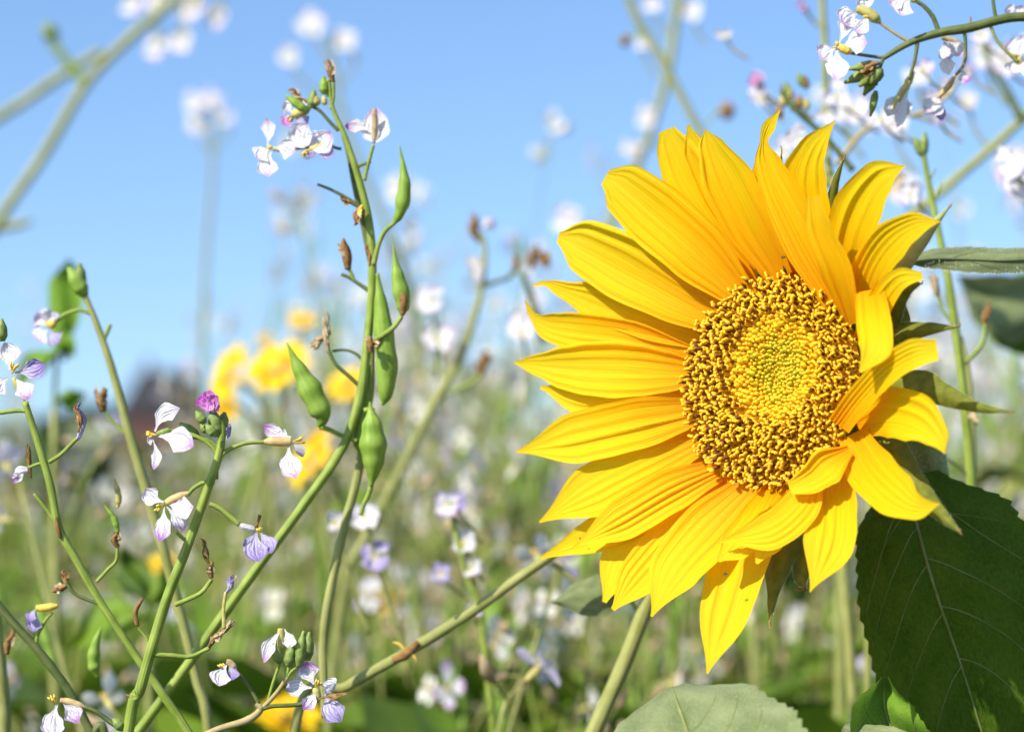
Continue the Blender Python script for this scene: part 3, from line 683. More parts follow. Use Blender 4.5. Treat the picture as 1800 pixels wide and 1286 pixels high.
bract([(1385, 400, -8), (1374, 330, -2), (1373, 275, 3)], [14, 6, 2], 'bract_l', [(1373, 277), (1374, 262), (1372, 256)])
bract([(1495, 500, -8), (1512, 440, -3), (1526, 402, 2)], [18, 11, 1.5], 'bract', [(1526, 404), (1527, 395), (1526, 391)])
bract([(1535, 560, -10), (1560, 490, -6), (1610, 430, 0), (1668, 364, 4)], [34, 30, 17, 2], 'bract_l', [(1667, 366), (1671, 361), (1673, 358)])
bract([(1560, 570, -9), (1585, 515, -4), (1616, 497, 2)], [20, 15, 4], 'bract', [(1612, 496), (1620, 499), (1622, 493)])
bract([(1540, 625, -12), (1580, 590, -9), (1630, 578, -3), (1680, 575, 3)], [36, 22, 12, 2], 'bract', [(1678, 575), (1686, 573), (1687, 566)])
bract([(1545, 590, -14), (1575, 560, -12), (1588, 530, -8)], [40, 28, 4], 'bract')
bract([(1560, 700, -12), (1620, 680, -6), (1660, 694, 0), (1720, 716, 5), (1776, 724, 8)], [44, 30, 20, 9, 2], 'bract', [(1774, 724), (1780, 724), (1782, 720)])
bract([(1520, 660, -14), (1575, 655, -12), (1600, 665, -9)], [40, 30, 6], 'bract')
bract([(1560, 780, -8), (1605, 850, -4), (1650, 900, 2), (1688, 935, 6)], [30, 24, 13, 2], 'bract', [(1684, 931), (1689, 937), (1691, 940)])
bract([(1500, 730, -12), (1555, 790, -12), (1590, 830, -10)], [34, 34, 8], 'bract')
bract([(1390, 920, -6), (1368, 990, 0), (1358, 1050, 5), (1353, 1092, 8)], [44, 24, 9, 2], 'bract', [(1353, 1090), (1353, 1102), (1357, 1103)])
bract([(1420, 950, -8), (1408, 1010, -3), (1416, 1036, 0)], [30, 14, 2], 'bract', [(1416, 1030), (1408, 1038), (1397, 1036)])
bract([(1260, 620, -4), (1235, 612, 0), (1208, 606, 2)], [10, 7, 1], 'bract')
bract([(1250, 745, -4), (1222, 750, 0), (1205, 754, 1)], [9, 6, 1], 'bract')
# chaff points among the outer florets
for k, (a, b, c, d) in enumerate(((1336, 495, 1327, 470), (1382, 488, 1376, 466), (1407, 486, 1398, 470), (1313, 507, 1302, 497), (1219, 660, 1208, 655), (1246, 801, 1228, 806))):
    mb = MB(); tube(mb, [hmap(a, b, .002), hmap((a + c) / 2 + 1, (b + d) / 2, .005), hmap(c, d, .0075)], [.0007, .0006, .0001], 5, 7); mb.build('chaff_scale', 'bract', SF)
# --- leaves
def serr(n, a): return lambda t, v: a * ((t * n) % 1.0) - a * .3
def leaf(name, pts, ws, mat, disp=None, serrate=None, nu=15, nv=44, parent=None, veins=None, petiole=None, vmat='vein', vr=1.0, mp=dmap):
    mb = MB(); sheet(mb, pts, ws, mp, nu, nv, disp, serrate); o = mb.build(name, mat, parent or SF)
    C = [Vector(v) for v in mb.v]
    def at(t, v):
        i = min(nv - 1, max(0, t * (nv - 1))); k = (v + 1) / 2 * (nu - 1); i0 = min(int(i), nv - 2); k0 = min(int(k), nu - 2); fi = i - i0; fk = k - k0
        g = lambda a, b: C[a * nu + b]
        return (g(i0, k0) * (1 - fi) + g(i0 + 1, k0) * fi) * (1 - fk) + (g(i0, k0 + 1) * (1 - fi) + g(i0 + 1, k0 + 1) * fi) * fk
    if veins:
        tw = -CF * .0003
        mb = MB(); tube(mb, [at(t / 14, 0) + tw for t in range(15)], [.0009 * vr, .0008 * vr, .0005 * vr, .0002], 6, 40); mb.build('midrib', vmat, o)
        for (t0, t1, v1, r) in veins:
            mb = MB(); tube(mb, [at(t0 + (t1 - t0) * u ** 1.25, v1 * u) + tw * (1 - .5 * u) for u in (0, .15, .3, .45, .6, .75, .88, 1)], [r * vr, r * .6 * vr, r * .25 * vr], 5, 24); mb.build('side_vein', vmat, o)
    if petiole:
        mb = MB(); tube(mb, petiole[0], petiole[1], 8, 16); mb.build('petiole', 'stem2', o)
    return o
def big_disp(t, v, w_):
    q = abs(math.sin((t * 7.5 - abs(v) * 1.6) * math.pi))
    return .004 * abs(v) ** 1.3 * (1 - t) - .006 * v * v + .0022 * q * min(1, abs(v) * 4) * (1 - abs(v) ** 4) + .0018 * math.sin(5 * t + 3 * v)
o = leaf('leaf', [(1592, 838, .800), (1612, 925, .795), (1645, 1040, .792), (1690, 1170, .795), (1740, 1330, .800), (1790, 1480, .81)],
     [(30, 30), (175, 105), (225, 130), (190, 140), (130, 130), (12, 12)][::1] and [(60, 40), (170, 112), (205, 138), (190, 150), (130, 140), (10, 10)], 'leaf_big', big_disp, serr(24, .06), 25, 72,
     veins=[(.04, .40, .93, .0005), (.05, .46, -.93, .0005), (.2, .46, .9, .00035), (.3, .60, -.9, .0004), (.32, .56, .9, .00035), (.44, .72, -.9, .00035), (.46, .68, .9, .0003), (.58, .82, -.88, .0003), (.6, .82, .88, .0003), (.14, .26, -.85, .0003), (.12, .3, .8, .0003)],
     petiole=([W(1640, 850, .824), W(1615, 838, .81), W(1594, 842, .800)], [.002, .0017, .001]), vr=.75)
nl = [(1588, 462, .800), (1640, 455, .80), (1700, 456, .802), (1770, 458, .805), (1850, 452, .81), (1900, 445, .815)]
nd = lambda t, v, w_: .003 * (1 - abs(v)) + .0006 * math.sin(14 * t + 2 * v)
o = leaf('leaf', nl, [3, 17, 22, 21, 20, 3], 'leaf_under', nd, serr(14, .10), 11, 40, mp=tmap(1700, 456, .15, .9), veins=[(.2, .4, .8, .0002), (.4, .6, .8, .0002), (.3, .5, -.8, .0002)], vmat='leaf_under', vr=.6,
     petiole=([HC - HN * .05, W(1560, 520, .80), W(1590, 462, .8005)], [.002, .0018, .0008]))
hp = []; rh = random.Random(9)
for i in range(900):
    t = rh.random(); q = catmull(nl, 60)[int(t * 59)]; ww = lerp_list([3, 17, 22, 21, 20, 3], t)
    v = rh.choice((-1, -1, rh.uniform(-1, 1), 1)); hp.append((W(q[0], q[1] + v * ww, q[2] - .003 * (1 - abs(v)) - .0003 - ((q[0] - 1700) * .15 + (q[1] + v * ww - 456) * .9) * q[2] * MPP), CU * (1 if v < 0 else -1) * (.3 + abs(v)) - CF * .4))
hairs('leaf_hair', o, hp, .0013, 3)
# pale leaf rising at the bottom of the picture
ud = lambda t, v, w_: .006 * math.cos(v * 1.5) + .0009 * abs(math.sin((t * 6 - abs(v) * 1.5) * math.pi)) + .001 * math.sin(7 * t + 4 * v)
leaf('leaf', [(1300, 1470, .660), (1262, 1400, .668), (1222, 1320, .685), (1196, 1250, .712), (1182, 1207, .735)], [(60, 60), (170, 190), (186, 186), (128, 138), (22, 24)], 'leaf_under', ud, serr(17, .06), 21, 50,
     veins=[(.2, .62, .85, .0004), (.2, .62, -.85, .0004), (.42, .78, .85, .0003), (.42, .78, -.85, .0003), (.6, .9, .8, .0002), (.6, .9, -.8, .0002)],
     petiole=([W(1655, 1500, .83), W(1480, 1540, .80), W(1300, 1470, .6605)], [.003, .0022, .0012]), vr=1.25)
# curled bright leaf at the bottom, under the big one
cd = lambda t, v, w_: .012 * v * v + .002 * math.sin(9 * t + 5 * v)
leaf('leaf', [(1640, 1420, .765), (1590, 1330, .752), (1556, 1250, .752), (1556, 1188, .762)], [(70, 50), (110, 60), (62, 50), (6, 6)], 'leaf_bright', cd, serr(12, .07), 17, 40,
     veins=[(.2, .55, .85, .0003), (.2, .55, -.85, .0003), (.5, .8, -.8, .0002)], petiole=([W(1656, 1480, .83), W(1660, 1460, .79), W(1640, 1420, .7655)], [.002, .0018, .001]))
leaf('leaf', [(1800, 1500, .72), (1640, 1400, .72), (1550, 1330, .73), (1500, 1290, .745), (1482, 1277, .755)], [(30, 30), (80, 80), (80, 60), (24, 24), (6, 8)], 'leaf_under', lambda t, v, w_: .003 * (1 - v * v), serr(14, .06), 11, 30,
     petiole=([W(1658, 1560, .83), W(1740, 1560, .79), W(1800, 1500, .7205)], [.003, .0022, .0012]))
# tiny insects resting on the petals
for (x, y_, L, hh, lab) in ((1275, 1008, 5, 26, 'tiny black insect on the long lower sunflower petal'), (1020, 946, 3.5, 22, 'tiny dark insect on a lower petal beside the pointed petal tip'), (1377, 452, 5, 13, 'small dark insect at the foot of the upper petals above the disc')):
    p = hmap(x, y_, hh / 1000); e = empty('insect', p); tag(e, lab, 'insect')
    mb = MB(); l_ = L * .0002; tube(mb, [p - HR * l_, p - HR * l_ * .3, p + HR * l_ * .3, p + HR * l_ * .7, p + HR * l_], [l_ * .1, l_ * .4, l_ * .25, l_ * .32, l_ * .05], 7, 14); mb.build('body', 'insect', e)
    for s in (-1, 1):
        for k in (-.3, .1, .5):
            mb = MB(); q = p + HR * l_ * k; tube(mb, [q, q + HU * s * l_ * .5 + HN * l_ * .3, q + HU * s * l_ * .9], [l_ * .06, l_ * .05, l_ * .03], 4, 6); mb.build('leg', 'insect', e)

# ------------------------------------------------------------------ RADISH PLANTS DRAWN FROM THE PICTURE
def plant(label, root, group=None):
    e = empty('radish_plant', (root.x, root.y, 0)); return tag(e, label, 'radish plant', group)
def down(p, dx=0, dy=.02):
    return [Vector((p.x + dx, p.y + dy, -.02)), Vector((p.x + dx * .9, p.y + dy, p.z * .4)), Vector((p.x + dx * .4, p.y + dy * .5, p.z - .15))]
def st(e, pts, d, r, mat='stem', root=None, name='stem', sides=9):
    """stem through pixels (x, y[, depth]); r = radius list in pixels"""
    P = [W(p[0], p[1], p[2] if len(p) > 2 else d) for p in pts]
    rr = [px(q, d) for q in r]
    if root is not None: P = root + P; rr = [rr[0] * 1.2] * 2 + [rr[0]] * 2 + rr
    mb = MB(); tube(mb, P, rr, sides, 8 * len(P)); return mb.build(name, mat, e)
RPW = [.10, .13, .34, .78, 1., .98, .62, .05]
rpet = random.Random(31)
def rpetal(par, x0, y0, x1, y1, w_, d, mat='rad_w', bend=0, dd=0, prof=None):
    mx_, my = (x0 + x1) / 2, (y0 + y1) / 2; L = math.hypot(x1 - x0, y1 - y0) or 1
    mx_ += -(y1 - y0) / L * bend; my += (x1 - x0) / L * bend
    c = [(x0, y0, d), (mx_, my, d - dd * .3 / 1000), (x1, y1, d - dd / 1000)]
    k1, k2 = rpet.uniform(3, 7), rpet.uniform(0, 6)
    dis = lambda t, v, w2: w2 * .0002 * (.35 * v * v + .22 * math.sin(k1 * v + k2) * t - .35 * t * t * (1 if dd >= 0 else -1) + .10 * math.sin(11 * t + 5 * v + k2))
    mb = MB(); sheet(mb, c, [w_ * k for k in (prof or RPW)], tmap(x0, y0, rpet.uniform(.1, .9), rpet.uniform(.0, .8)), 9, 14, dis, lambda t, v: .10 * math.sin(17 * t + k2)); return mb.build('petal', mat, par)
def rtube(par, name, pts, d, r, mat, sides=8, rib=0):
    mb = MB(); tube(mb, [W(p[0], p[1], p[2] if len(p) > 2 else d) for p in pts], [px(q, d) for q in r], sides, max(8, 5 * len(pts)), rib=rib); return mb.build(name, mat, par)
def stamens(par, x, y, d, ax, n=5, L=14, sp=5):
    a = math.atan2(ax[1], ax[0]); rng = random.Random(int(x * 7 + y))
    for k in range(n):
        b = a + rng.uniform(-.35, .35); q = (rng.uniform(-sp, sp), rng.uniform(-sp, sp)); l_ = L * rng.uniform(.8, 1.1)
        x0, y0 = x + q[0] * .3, y + q[1] * .3; x1, y1 = x + math.cos(b) * l_ + q[0] * .5, y + math.sin(b) * l_ + q[1] * .5
        dz = rng.uniform(-.0015, .0005); rtube(par, 'stamen', [(x0, y0), ((x0 + x1) / 2, (y0 + y1) / 2, d + dz), (x1 - math.cos(b) * 5, y1 - math.sin(b) * 5, d + dz * 1.4), (x1, y1, d + dz * 1.5)], d, [1.2, 1.2, 2.6, 1.2], 'anther', 5)
def flower(e, c, d, petals, calyx=None, cmat='calyx', cr=7, sdir=(-1, 0), n_st=5, sL=14):
    f = part_empty('flower', e)
    if calyx: rtube(f, 'calyx', calyx, d, [cr * .45, cr, cr, cr * .75], cmat, 8, .12)
    for p in petals: rpetal(f, *p[:5], d, *p[5:])
    if n_st: stamens(f, c[0], c[1], d, sdir, n_st, sL)
    return f
def wilted(e, x0, y0, x1, y1, d, w_=9, mat='wilt'):
    f = part_empty('wilted_flower', e); rng = random.Random(int(x0 + 3 * y1))
    mx_, my = (x0 + x1) / 2, (y0 + y1) / 2; L = math.hypot(x1 - x0, y1 - y0); nx, ny = -(y1 - y0) / L, (x1 - x0) / L
    b = rng.uniform(-.12, .12) * L
    rtube(f, 'withered_calyx', [(x0, y0), (mx_ + nx * b, my + ny * b), (x0 + (x1 - x0) * .8 - nx * b, y0 + (y1 - y0) * .8 - ny * b), (x1, y1)], d, [w_ * .3, w_ * .52, w_ * .45, w_ * .3, w_ * .08], 'brown' if mat == 'wilt' and rng.random() < .4 else mat, 7, .5)
    for k in range(4):
        o = rng.uniform(-1.1, 1.1) * w_; u = rng.uniform(.65, 1.05); q = rng.uniform(.2, .5)
        rpetal(f, x0 + (x1 - x0) * q, y0 + (y1 - y0) * q, x0 + (x1 - x0) * u + nx * o, y0 + (y1 - y0) * u + ny * o, w_ * rng.uniform(.35, .62), d - rng.uniform(-.0015, .0015), rng.choice((mat, mat, 'wilt')), rng.uniform(-5, 5), 2, [.3, .5, .8, 1, .7, .5, .6, .1])
    return f
def bud(e, x0, y0, x1, y1, r, d, mat='bud', tip=True):
    return rtube(e, 'bud', [(x0, y0), (x0 * .6 + x1 * .4, y0 * .6 + y1 * .4), (x1, y1)], d, [r * .5, r, r * .95, r * .25], mat, 8, .15)
def pod(e, pts, d, r, mat='pod'):
    ph = (pts[0][0] * .37) % 6.28; n = 30                   # swollen over each seed, pinched between, faint seams
    rr = [lerp_list(r, i / (n - 1)) * (1 + .055 * math.sin(i * .95 + ph) * min(1, (n - i) / 10)) for i in range(n)]
    mb = MB(); tube(mb, [W(p[0], p[1], p[2] if len(p) > 2 else d) for p in pts], [px(q, d) for q in rr], 12, 40, rib=.035); return mb.build('pod', mat, e)
def pedicel(e, pts, d, r=(4.2, 3.6), mat='stem'): return st(e, pts, d, r, mat, None, 'pedicel', 7)

# ---- plant A: sharp white-lilac flowers on the upright stem
dA = .752
r0 = W(222, 1310, dA); A = plant('sharp radish stem with four lilac veined flowers under a magenta bud', r0)
st(A, [(222, 1310), (248, 1205), (290, 1062), (330, 958), (362, 868), (384, 802), (391, 760), (387, 738)], dA, [10, 9.5, 9, 8.5, 8, 7.5, 6.5, 5], 'stem', down(r0, -.05, .01))
pedicel(A, [(386, 803), (402, 790), (430, 779), (465, 776)], dA)
flower(A, (517, 776), dA, [(512, 768, 463, 747, 13, 'rad_l', -4, 3), (507, 782, 521, 840, 20, 'rad_l', 5, 5), (512, 778, 533, 803, 9, 'rad_w', -4, -4), (508, 770, 490, 758, 9, 'rad_w', 0, 2)], [(464, 776), (478, 775), (498, 776), (512, 776)], 'calyxp', 8.5, (.8, -.1), 5, 17)
pedicel(A, [(377, 847), (358, 848), (340, 858), (330, 870)], dA)
flower(A, (288, 886), dA, [(288, 882, 256, 858, 17, 'rad_w', -6, 3), (294, 884, 340, 890, 19, 'rad_w', 5, 4), (288, 890, 280, 952, 15, 'rad_l', -3, 4), (293, 890, 322, 932, 16, 'rad_l', -4, -3)], [(332, 866), (318, 872), (304, 878), (292, 884)], 'calyxp', 8, (-.8, .4), 5, 17)
pedicel(A, [(369, 885), (388, 894), (405, 908), (420, 921)], dA, (4.5, 5))
flower(A, (446, 928), dA, [(450, 934, 455, 987, 22, 'rad_p', 3, 5), (456, 934, 477, 972, 16, 'rad_p', -3, 3), (446, 934, 438, 968, 12, 'rad_p', 2, -2)], [(419, 921), (428, 925), (440, 928), (448, 930)], 'rad_w', 6, (.7, .2), 6, 14)
rtube(A, 'stigma', [(450, 926), (454, 915), (457, 905)], dA, [3, 2.5, 3.5], 'brown')
pedicel(A, [(384, 800), (372, 784), (352, 770), (322, 759), (300, 757)], dA)
flower(A, (275, 764), dA, [(272, 758, 316, 717, 16, 'rad_w', -12, 4), (277, 765, 340, 784, 23, 'rad_l', -4, 6), (269, 772, 270, 825, 9, 'rad_l', -6, 3), (270, 772, 258, 776, 8, 'rad_w', 0, 2)], [(304, 757), (296, 757), (288, 759), (276, 763)], 'bud', 6, (-1, .05), 6, 17)
bud(A, 383, 768, 372, 716, 12, dA)
mg = part_empty('opening_bud', A)
for (x, y_, w_) in ((346, 702, 9), (353, 694, 10), (364, 687, 11), (376, 694, 10), (380, 708, 9), (360, 700, 11)): rpetal(mg, 370, 722, x, y_, w_, dA - .0006 * w_ + .004, 'rad_m', 2, 3, [.5, .7, .9, 1, .95, .6])
bud(A, 360, 744, 344, 722, 8.5, dA - .003); bud(A, 378, 765, 362, 746, 9, dA - .006); bud(A, 363, 760, 353, 744, 7, dA + .001); bud(A, 388, 755, 395, 724, 10, dA + .004, 'bud')
bud(A, 349, 769, 316, 743, 10, dA + .003); pedicel(A, [(384, 788), (368, 775), (348, 768)], dA + .002)
rpetal(A, 391, 788, 405, 744, 9, dA + .006, 'rad_p', -3, -2)
pedicel(A, [(380, 842), (381, 820), (384, 800)], dA + .003); pedicel(A, [(336, 955), (322, 946), (310, 935)], dA, (4, 3))
pedicel(A, [(308, 1062), (330, 1053), (355, 1040), (372, 1018)], dA, (4.5, 4)); wilted(A, 372, 1016, 370, 985, dA, 8); wilted(A, 374, 1000, 352, 945, dA + .003, 4, 'brown')
pedicel(A, [(272, 1150), (300, 1151), (335, 1153), (368, 1138)], dA, (4.5, 4)); wilted(A, 366, 1138, 388, 1105, dA, 8); wilted(A, 380, 1125, 412, 1090, dA + .003, 7)
rtube(A, 'style', [(394, 1105), (393, 1070), (397, 1040)], dA, [4, 3, 3], 'calyx'); wilted(A, 397, 1042, 410, 1010, dA, 7, 'rad_p')
pedicel(A, [(262, 1140), (258, 1122), (244, 1104)], dA, (3.5, 2.5)); rtube(A, 'tendril', [(242, 1100), (238, 1075), (250, 1052)], dA, [4, 5, 3], 'brown')
rtube(A, 'small_bract', [(240, 1230), (228, 1223), (218, 1219)], dA, [2.4, 2, .6], 'brown'); rtube(A, 'small_bract', [(315, 1010), (306, 1014), (298, 1014)], dA, [2.2, 1.8, .6], 'brown')
pedicel(A, [(228, 1285), (200, 1272), (172, 1252), (150, 1241)], dA, (5, 4), 'stemd')
flower(A, (98, 1236), dA, [(100, 1236, 92, 1296, 21, 'rad_l', 3, 4), (108, 1232, 136, 1270, 17, 'rad_l', -4, 3)], [(150, 1242), (138, 1238), (120, 1232), (106, 1230)], 'calyxp', 6, (-.5, -.9), 5, 16)
bud(A, 215, 1280, 198, 1262, 9, dA); bud(A, 220, 1290, 190, 1290, 8, dA)
flower(A, (395, 1175), dA, [(398, 1168, 385, 1205, 19, 'rad_l', 3, 4), (402, 1168, 408, 1195, 12, 'rad_p', -3, 2)], [(415, 1178), (410, 1170), (404, 1164), (398, 1162)], 'wilt', 6, (-.6, -.5), 4, 12)
pedicel(A, [(455, 1235), (440, 1210), (425, 1190), (414, 1178)], dA, (3.5, 3.5), 'stemd')

# ---- plant F: low branch with the open lilac flower
dF = .752
r0 = W(160, 1450, dF); Fp = plant('low radish branch with open purple rimmed flower and green buds', r0)
st(Fp, [(160, 1450), (270, 1345), (370, 1287), (432, 1266), (458, 1246), (450, 1236)], dF, [7, 6.5, 6, 7, 6, 5], 'stemt', down(r0, -.03, .0))
pedicel(Fp, [(458, 1246), (480, 1240), (520, 1238), (560, 1230)], dF, (4, 4), 'stemd')
pedicel(Fp, [(458, 1246), (475, 1230), (490, 1212), (505, 1190)], dF, (4, 4), 'stemt')
flower(Fp, (556, 1206), dF, [(552, 1202, 540, 1162, 21, 'rad_l', -4, 4), (562, 1202, 586, 1214, 18, 'rad_w', -4, -3), (548, 1208, 502, 1212, 17, 'rad_l', 3, 4), (556, 1212, 532, 1246, 13, 'rad_l', -3, 5), (570, 1216, 600, 1268, 21, 'rad_p', 4, -3)], [(560, 1232), (558, 1224), (556, 1214), (555, 1208)], 'calyx', 7, (.3, -.5), 6, 12)
bud(Fp, 492, 1165, 480, 1130, 9, dF); bud(Fp, 506, 1170, 515, 1130, 9, dF); bud(Fp, 524, 1172, 534, 1108, 9, dF, 'bud'); bud(Fp, 540, 1160, 544, 1110, 9, dF + .008)
flower(Fp, (494, 1130), dF + .004, [(496, 1105, 464, 1164, 12, 'rad_w', 6, 2), (500, 1105, 508, 1140, 12, 'rad_w', -4, -2)], [(496, 1150), (495, 1135), (494, 1118), (494, 1104)], 'calyx', 7, (0, -1), 0)
pedicel(Fp, [(505, 1190), (500, 1175), (494, 1162)], dF, (3, 3)); pedicel(Fp, [(505, 1190), (512, 1180), (524, 1170)], dF, (3, 3)); pedicel(Fp, [(500, 1195), (506, 1180), (507, 1168)], dF, (3, 3)); pedicel(Fp, [(470, 1235), (480, 1200), (492, 1165)], dF + .002, (3, 3))
wilted(Fp, 560, 1228, 612, 1216, dF - .004, 4, 'brown')

# ---- plant B: tall stem with fat green pods
dB = .815
r0 = W(130, 1440, dB); B = plant('tall radish plant with fat green pods and white flowers at its top', r0)
st(B, [(130, 1440), (232, 1300), (330, 1168), (430, 1028), (530, 892), (600, 790), (632, 700), (646, 600), (654, 500), (650, 400), (632, 320), (608, 245), (585, 190), (578, 140)], dB, [9, 9, 9, 8.5, 8.5, 8.5, 8.5, 8, 8, 7, 6, 5, 3.6, 3], 'stem', down(r0, .0, .03))
st(B, [(655, 470), (638, 390), (624, 330), (612, 270), (600, 225)], dB + .006, [7, 6, 5, 4, 3.5], 'stemd', None, 'branch')
st(B, [(652, 610), (650, 680), (640, 760), (628, 840), (604, 930), (580, 1040), (568, 1130), (572, 1260)], dB + .012, [8, 8, 8, 8, 8, 8, 8, 8], 'stem2', None, 'branch')
PODB = [.5, 1, 1, .9, .62, .3, .06]
pod(B, [(560, 750), (566, 730), (545, 685), (522, 640), (504, 602)], dB - .006, [3, 11, 20, 21, 14, 6, 1]); pedicel(B, [(628, 775), (600, 765), (578, 755), (562, 750)], dB, (4, 5))
pod(B, [(672, 712), (678, 690), (680, 640), (674, 580), (668, 520), (663, 480)], dB - .004, [3, 10, 17, 19, 18, 14, 6, 3])
pod(B, [(706, 556), (708, 530), (700, 490), (694, 455), (691, 412)], dB - .008, [3, 11, 15, 13, 7, 2, 1]); rtube(B, 'pod_base', [(708, 553), (709, 530), (706, 510)], dB - .0105, [4, 8, 3], 'brown')
pedicel(B, [(655, 600), (672, 590), (692, 575), (706, 556)], dB - .008, (5, 4.5))
pod(B, [(690, 396), (704, 370), (711, 330), (708, 290), (702, 255)], dB - .004, [3, 8, 12.5, 12, 7, 3, 1]); pedicel(B, [(657, 465), (664, 435), (674, 410), (690, 394)], dB - .002, (4.5, 4))
pod(B, [(652, 855), (656, 820), (656, 785), (654, 745), (652, 722), (650, 706)], dB - .010, [3, 12, 21, 24, 19, 10, 4, 2]); pedicel(B, [(634, 905), (640, 885), (648, 868), (652, 852)], dB - .006, (4, 5))
pod(B, [(634, 800), (634, 770), (640, 725), (646, 680), (649, 640)], dB + .004, [3, 12, 15, 14, 10, 6, 3]); pedicel(B, [(658, 722), (648, 720), (640, 722)], dB - .008, (5, 5))
wilted(B, 652, 620, 650, 590, dB - .012, 10, 'brown'); wilted(B, 655, 600, 668, 604, dB - .012, 6, 'wilt')
pedicel(B, [(632, 678), (612, 660), (590, 640), (578, 618)], dB, (4, 3.5), 'stemd'); wilted(B, 578, 620, 572, 545, dB, 7); wilted(B, 574, 590, 548, 612, dB + .002, 9, 'wilt')
pedicel(B, [(642, 640), (626, 622), (606, 615), (584, 617)], dB + .003, (3, 2.5), 'stemd')
pedicel(B, [(650, 512), (632, 500), (614, 488), (600, 482)], dB, (4, 3), 'stemd'); pedicel(B, [(622, 494), (618, 482), (612, 472)], dB, (3.5, 3)); wilted(B, 612, 474, 604, 418, dB, 12)
wilted(B, 650, 468, 644, 430, dB - .01, 5, 'brown')
pedicel(B, [(634, 366), (612, 350), (585, 335), (558, 324)], dB, (4, 2.4), 'stemd'); wilted(B, 626, 362, 598, 346, dB, 6, 'brown'); wilted(B, 634, 362, 622, 396, dB - .002, 9, 'brown'); wilted(B, 638, 360, 630, 380, dB - .004, 6, 'anther')
pedicel(B, [(640, 318), (648, 285), (656, 255)], dB, (3.6, 3.4)); pedicel(B, [(622, 300), (632, 292), (652, 284)], dB, (3.2, 2.5), 'stemd')
flower(B, (659, 225), dB, [(657, 248, 662, 188, 19, 'rad_w', 7, 3, [.3, .8, 1, 1, .9, .6, .3, .1]), (657, 248, 654, 192, 16, 'rad_w', -7, 1, [.3, .8, 1, 1, .9, .6, .3, .1]), (650, 230, 606, 222, 12, 'rad_l', 4, -2)], [(657, 252), (658, 236), (659, 215), (658, 192)], 'wilt', 5, (0, -1), 0)
rtube(B, 'style', [(578, 140), (574, 150), (576, 170)], dB, [4, 3, 3], 'stem')
bud(B, 570, 166, 569, 134, 8, dB, 'pod'); wilted(B, 586, 145, 575, 104, dB, 8, 'wilt'); pedicel(B, [(582, 192), (586, 170), (586, 145)], dB, (3.2, 3))
pedicel(B, [(595, 230), (580, 215), (562, 195), (545, 186)], dB, (3.5, 3), 'stemd'); pedicel(B, [(600, 262), (590, 260), (578, 254)], dB, (3, 2.5), 'stemd')
bud(B, 540, 196, 502, 168, 8, dB - .003, 'pod'); bud(B, 548, 190, 552, 158, 8, dB, 'bud'); bud(B, 560, 185, 548, 166, 8, dB, 'calyx'); bud(B, 572, 185, 568, 168, 5, dB, 'calyx'); wilted(B, 545, 180, 506, 158, dB + .003, 6, 'wilt')
flower(B, (515, 205), dB + .004, [(512, 196, 496, 190, 17, 'rad_l', 3, 3), (515, 205, 498, 220, 12, 'rad_m', 2, 2), (520, 208, 540, 222, 16, 'rad_p', 0, -2), (515, 195, 528, 172, 14, 'rad_w', 2, -2)], [(545, 188), (535, 195), (522, 200), (512, 202)], 'calyx', 8, (-.5, .3), 3, 10)
flower(B, (545, 262), dB - .002, [(538, 258, 540, 218, 24, 'rad_w', -10, 4, [.2, .6, .9, 1, .95, .8, .5, .1]), (545, 258, 582, 232, 22, 'rad_l', 4, 4, [.2, .6, .9, 1, .95, .8, .5, .1]), (548, 262, 588, 272, 15, 'rad_p', -3, 2), (540, 262, 552, 276, 13, 'rad_p', 0, 0)], [(578, 254), (568, 256), (556, 260), (545, 263)], 'calyx', 6, (-.8, .8), 6, 17)
flower(B, (476, 262), dB - .004, [(470, 256, 467, 207, 12, 'rad_w', 4, 3), (474, 262, 452, 280, 17, 'rad_w', 3, 4), (476, 266, 472, 311, 19, 'rad_w', 4, 4), (482, 260, 518, 268, 19, 'rad_w', -4, 2)], [(520, 262), (505, 262), (492, 262), (480, 262)], 'calyx', 5, (-.3, -.5), 5, 8)
pedicel(B, [(552, 258), (535, 260), (518, 262)], dB, (3, 2.5), 'stemd')

# ---- plant C: left, stem leaning in from the lower middle with a flower at the frame edge
dC = .775
r0 = W(420, 1460, dC); Cp = plant('radish plant with blue lilac flower on curved stem ending in a bare node', r0)
st(Cp, [(420, 1460), (345, 1310), (285, 1218), (235, 1146), (178, 1060), (135, 985), (104, 928), (88, 850), (66, 775), (44, 706)], dC, [7.5, 7.5, 7.5, 7, 7, 7.5, 7.5, 7, 6.5, 6], 'stem', down(r0, .03, .02))
rtube(Cp, 'dry_scar', [(106, 945), (101, 925), (99, 908)], dC - .0018, [3, 5, 2], 'brown')
pedicel(Cp, [(46, 722), (25, 722), (-12, 727)], dC, (4, 4)); pedicel(Cp, [(86, 812), (105, 800), (122, 784), (136, 770)], dC, (4, 3.6)); wilted(Cp, 137, 772, 142, 706, dC, 10, 'rad_p'); wilted(Cp, 138, 760, 136, 708, dC - .003, 5, 'brown')
pedicel(Cp, [(100, 922), (82, 895), (60, 868)], dC, (3.6, 3)); pedicel(Cp, [(170, 1022), (190, 1000), (204, 985), (207, 960)], dC, (3.6, 3)); wilted(Cp, 207, 962, 202, 930, dC, 9, 'wilt'); pod(Cp, [(207, 935), (200, 910), (184, 888)], dC, [4, 6, 4, 1]); pod(Cp, [(207, 892), (208, 870), (202, 840)], dC + .02, [3, 6, 5, 1], 'calyx')
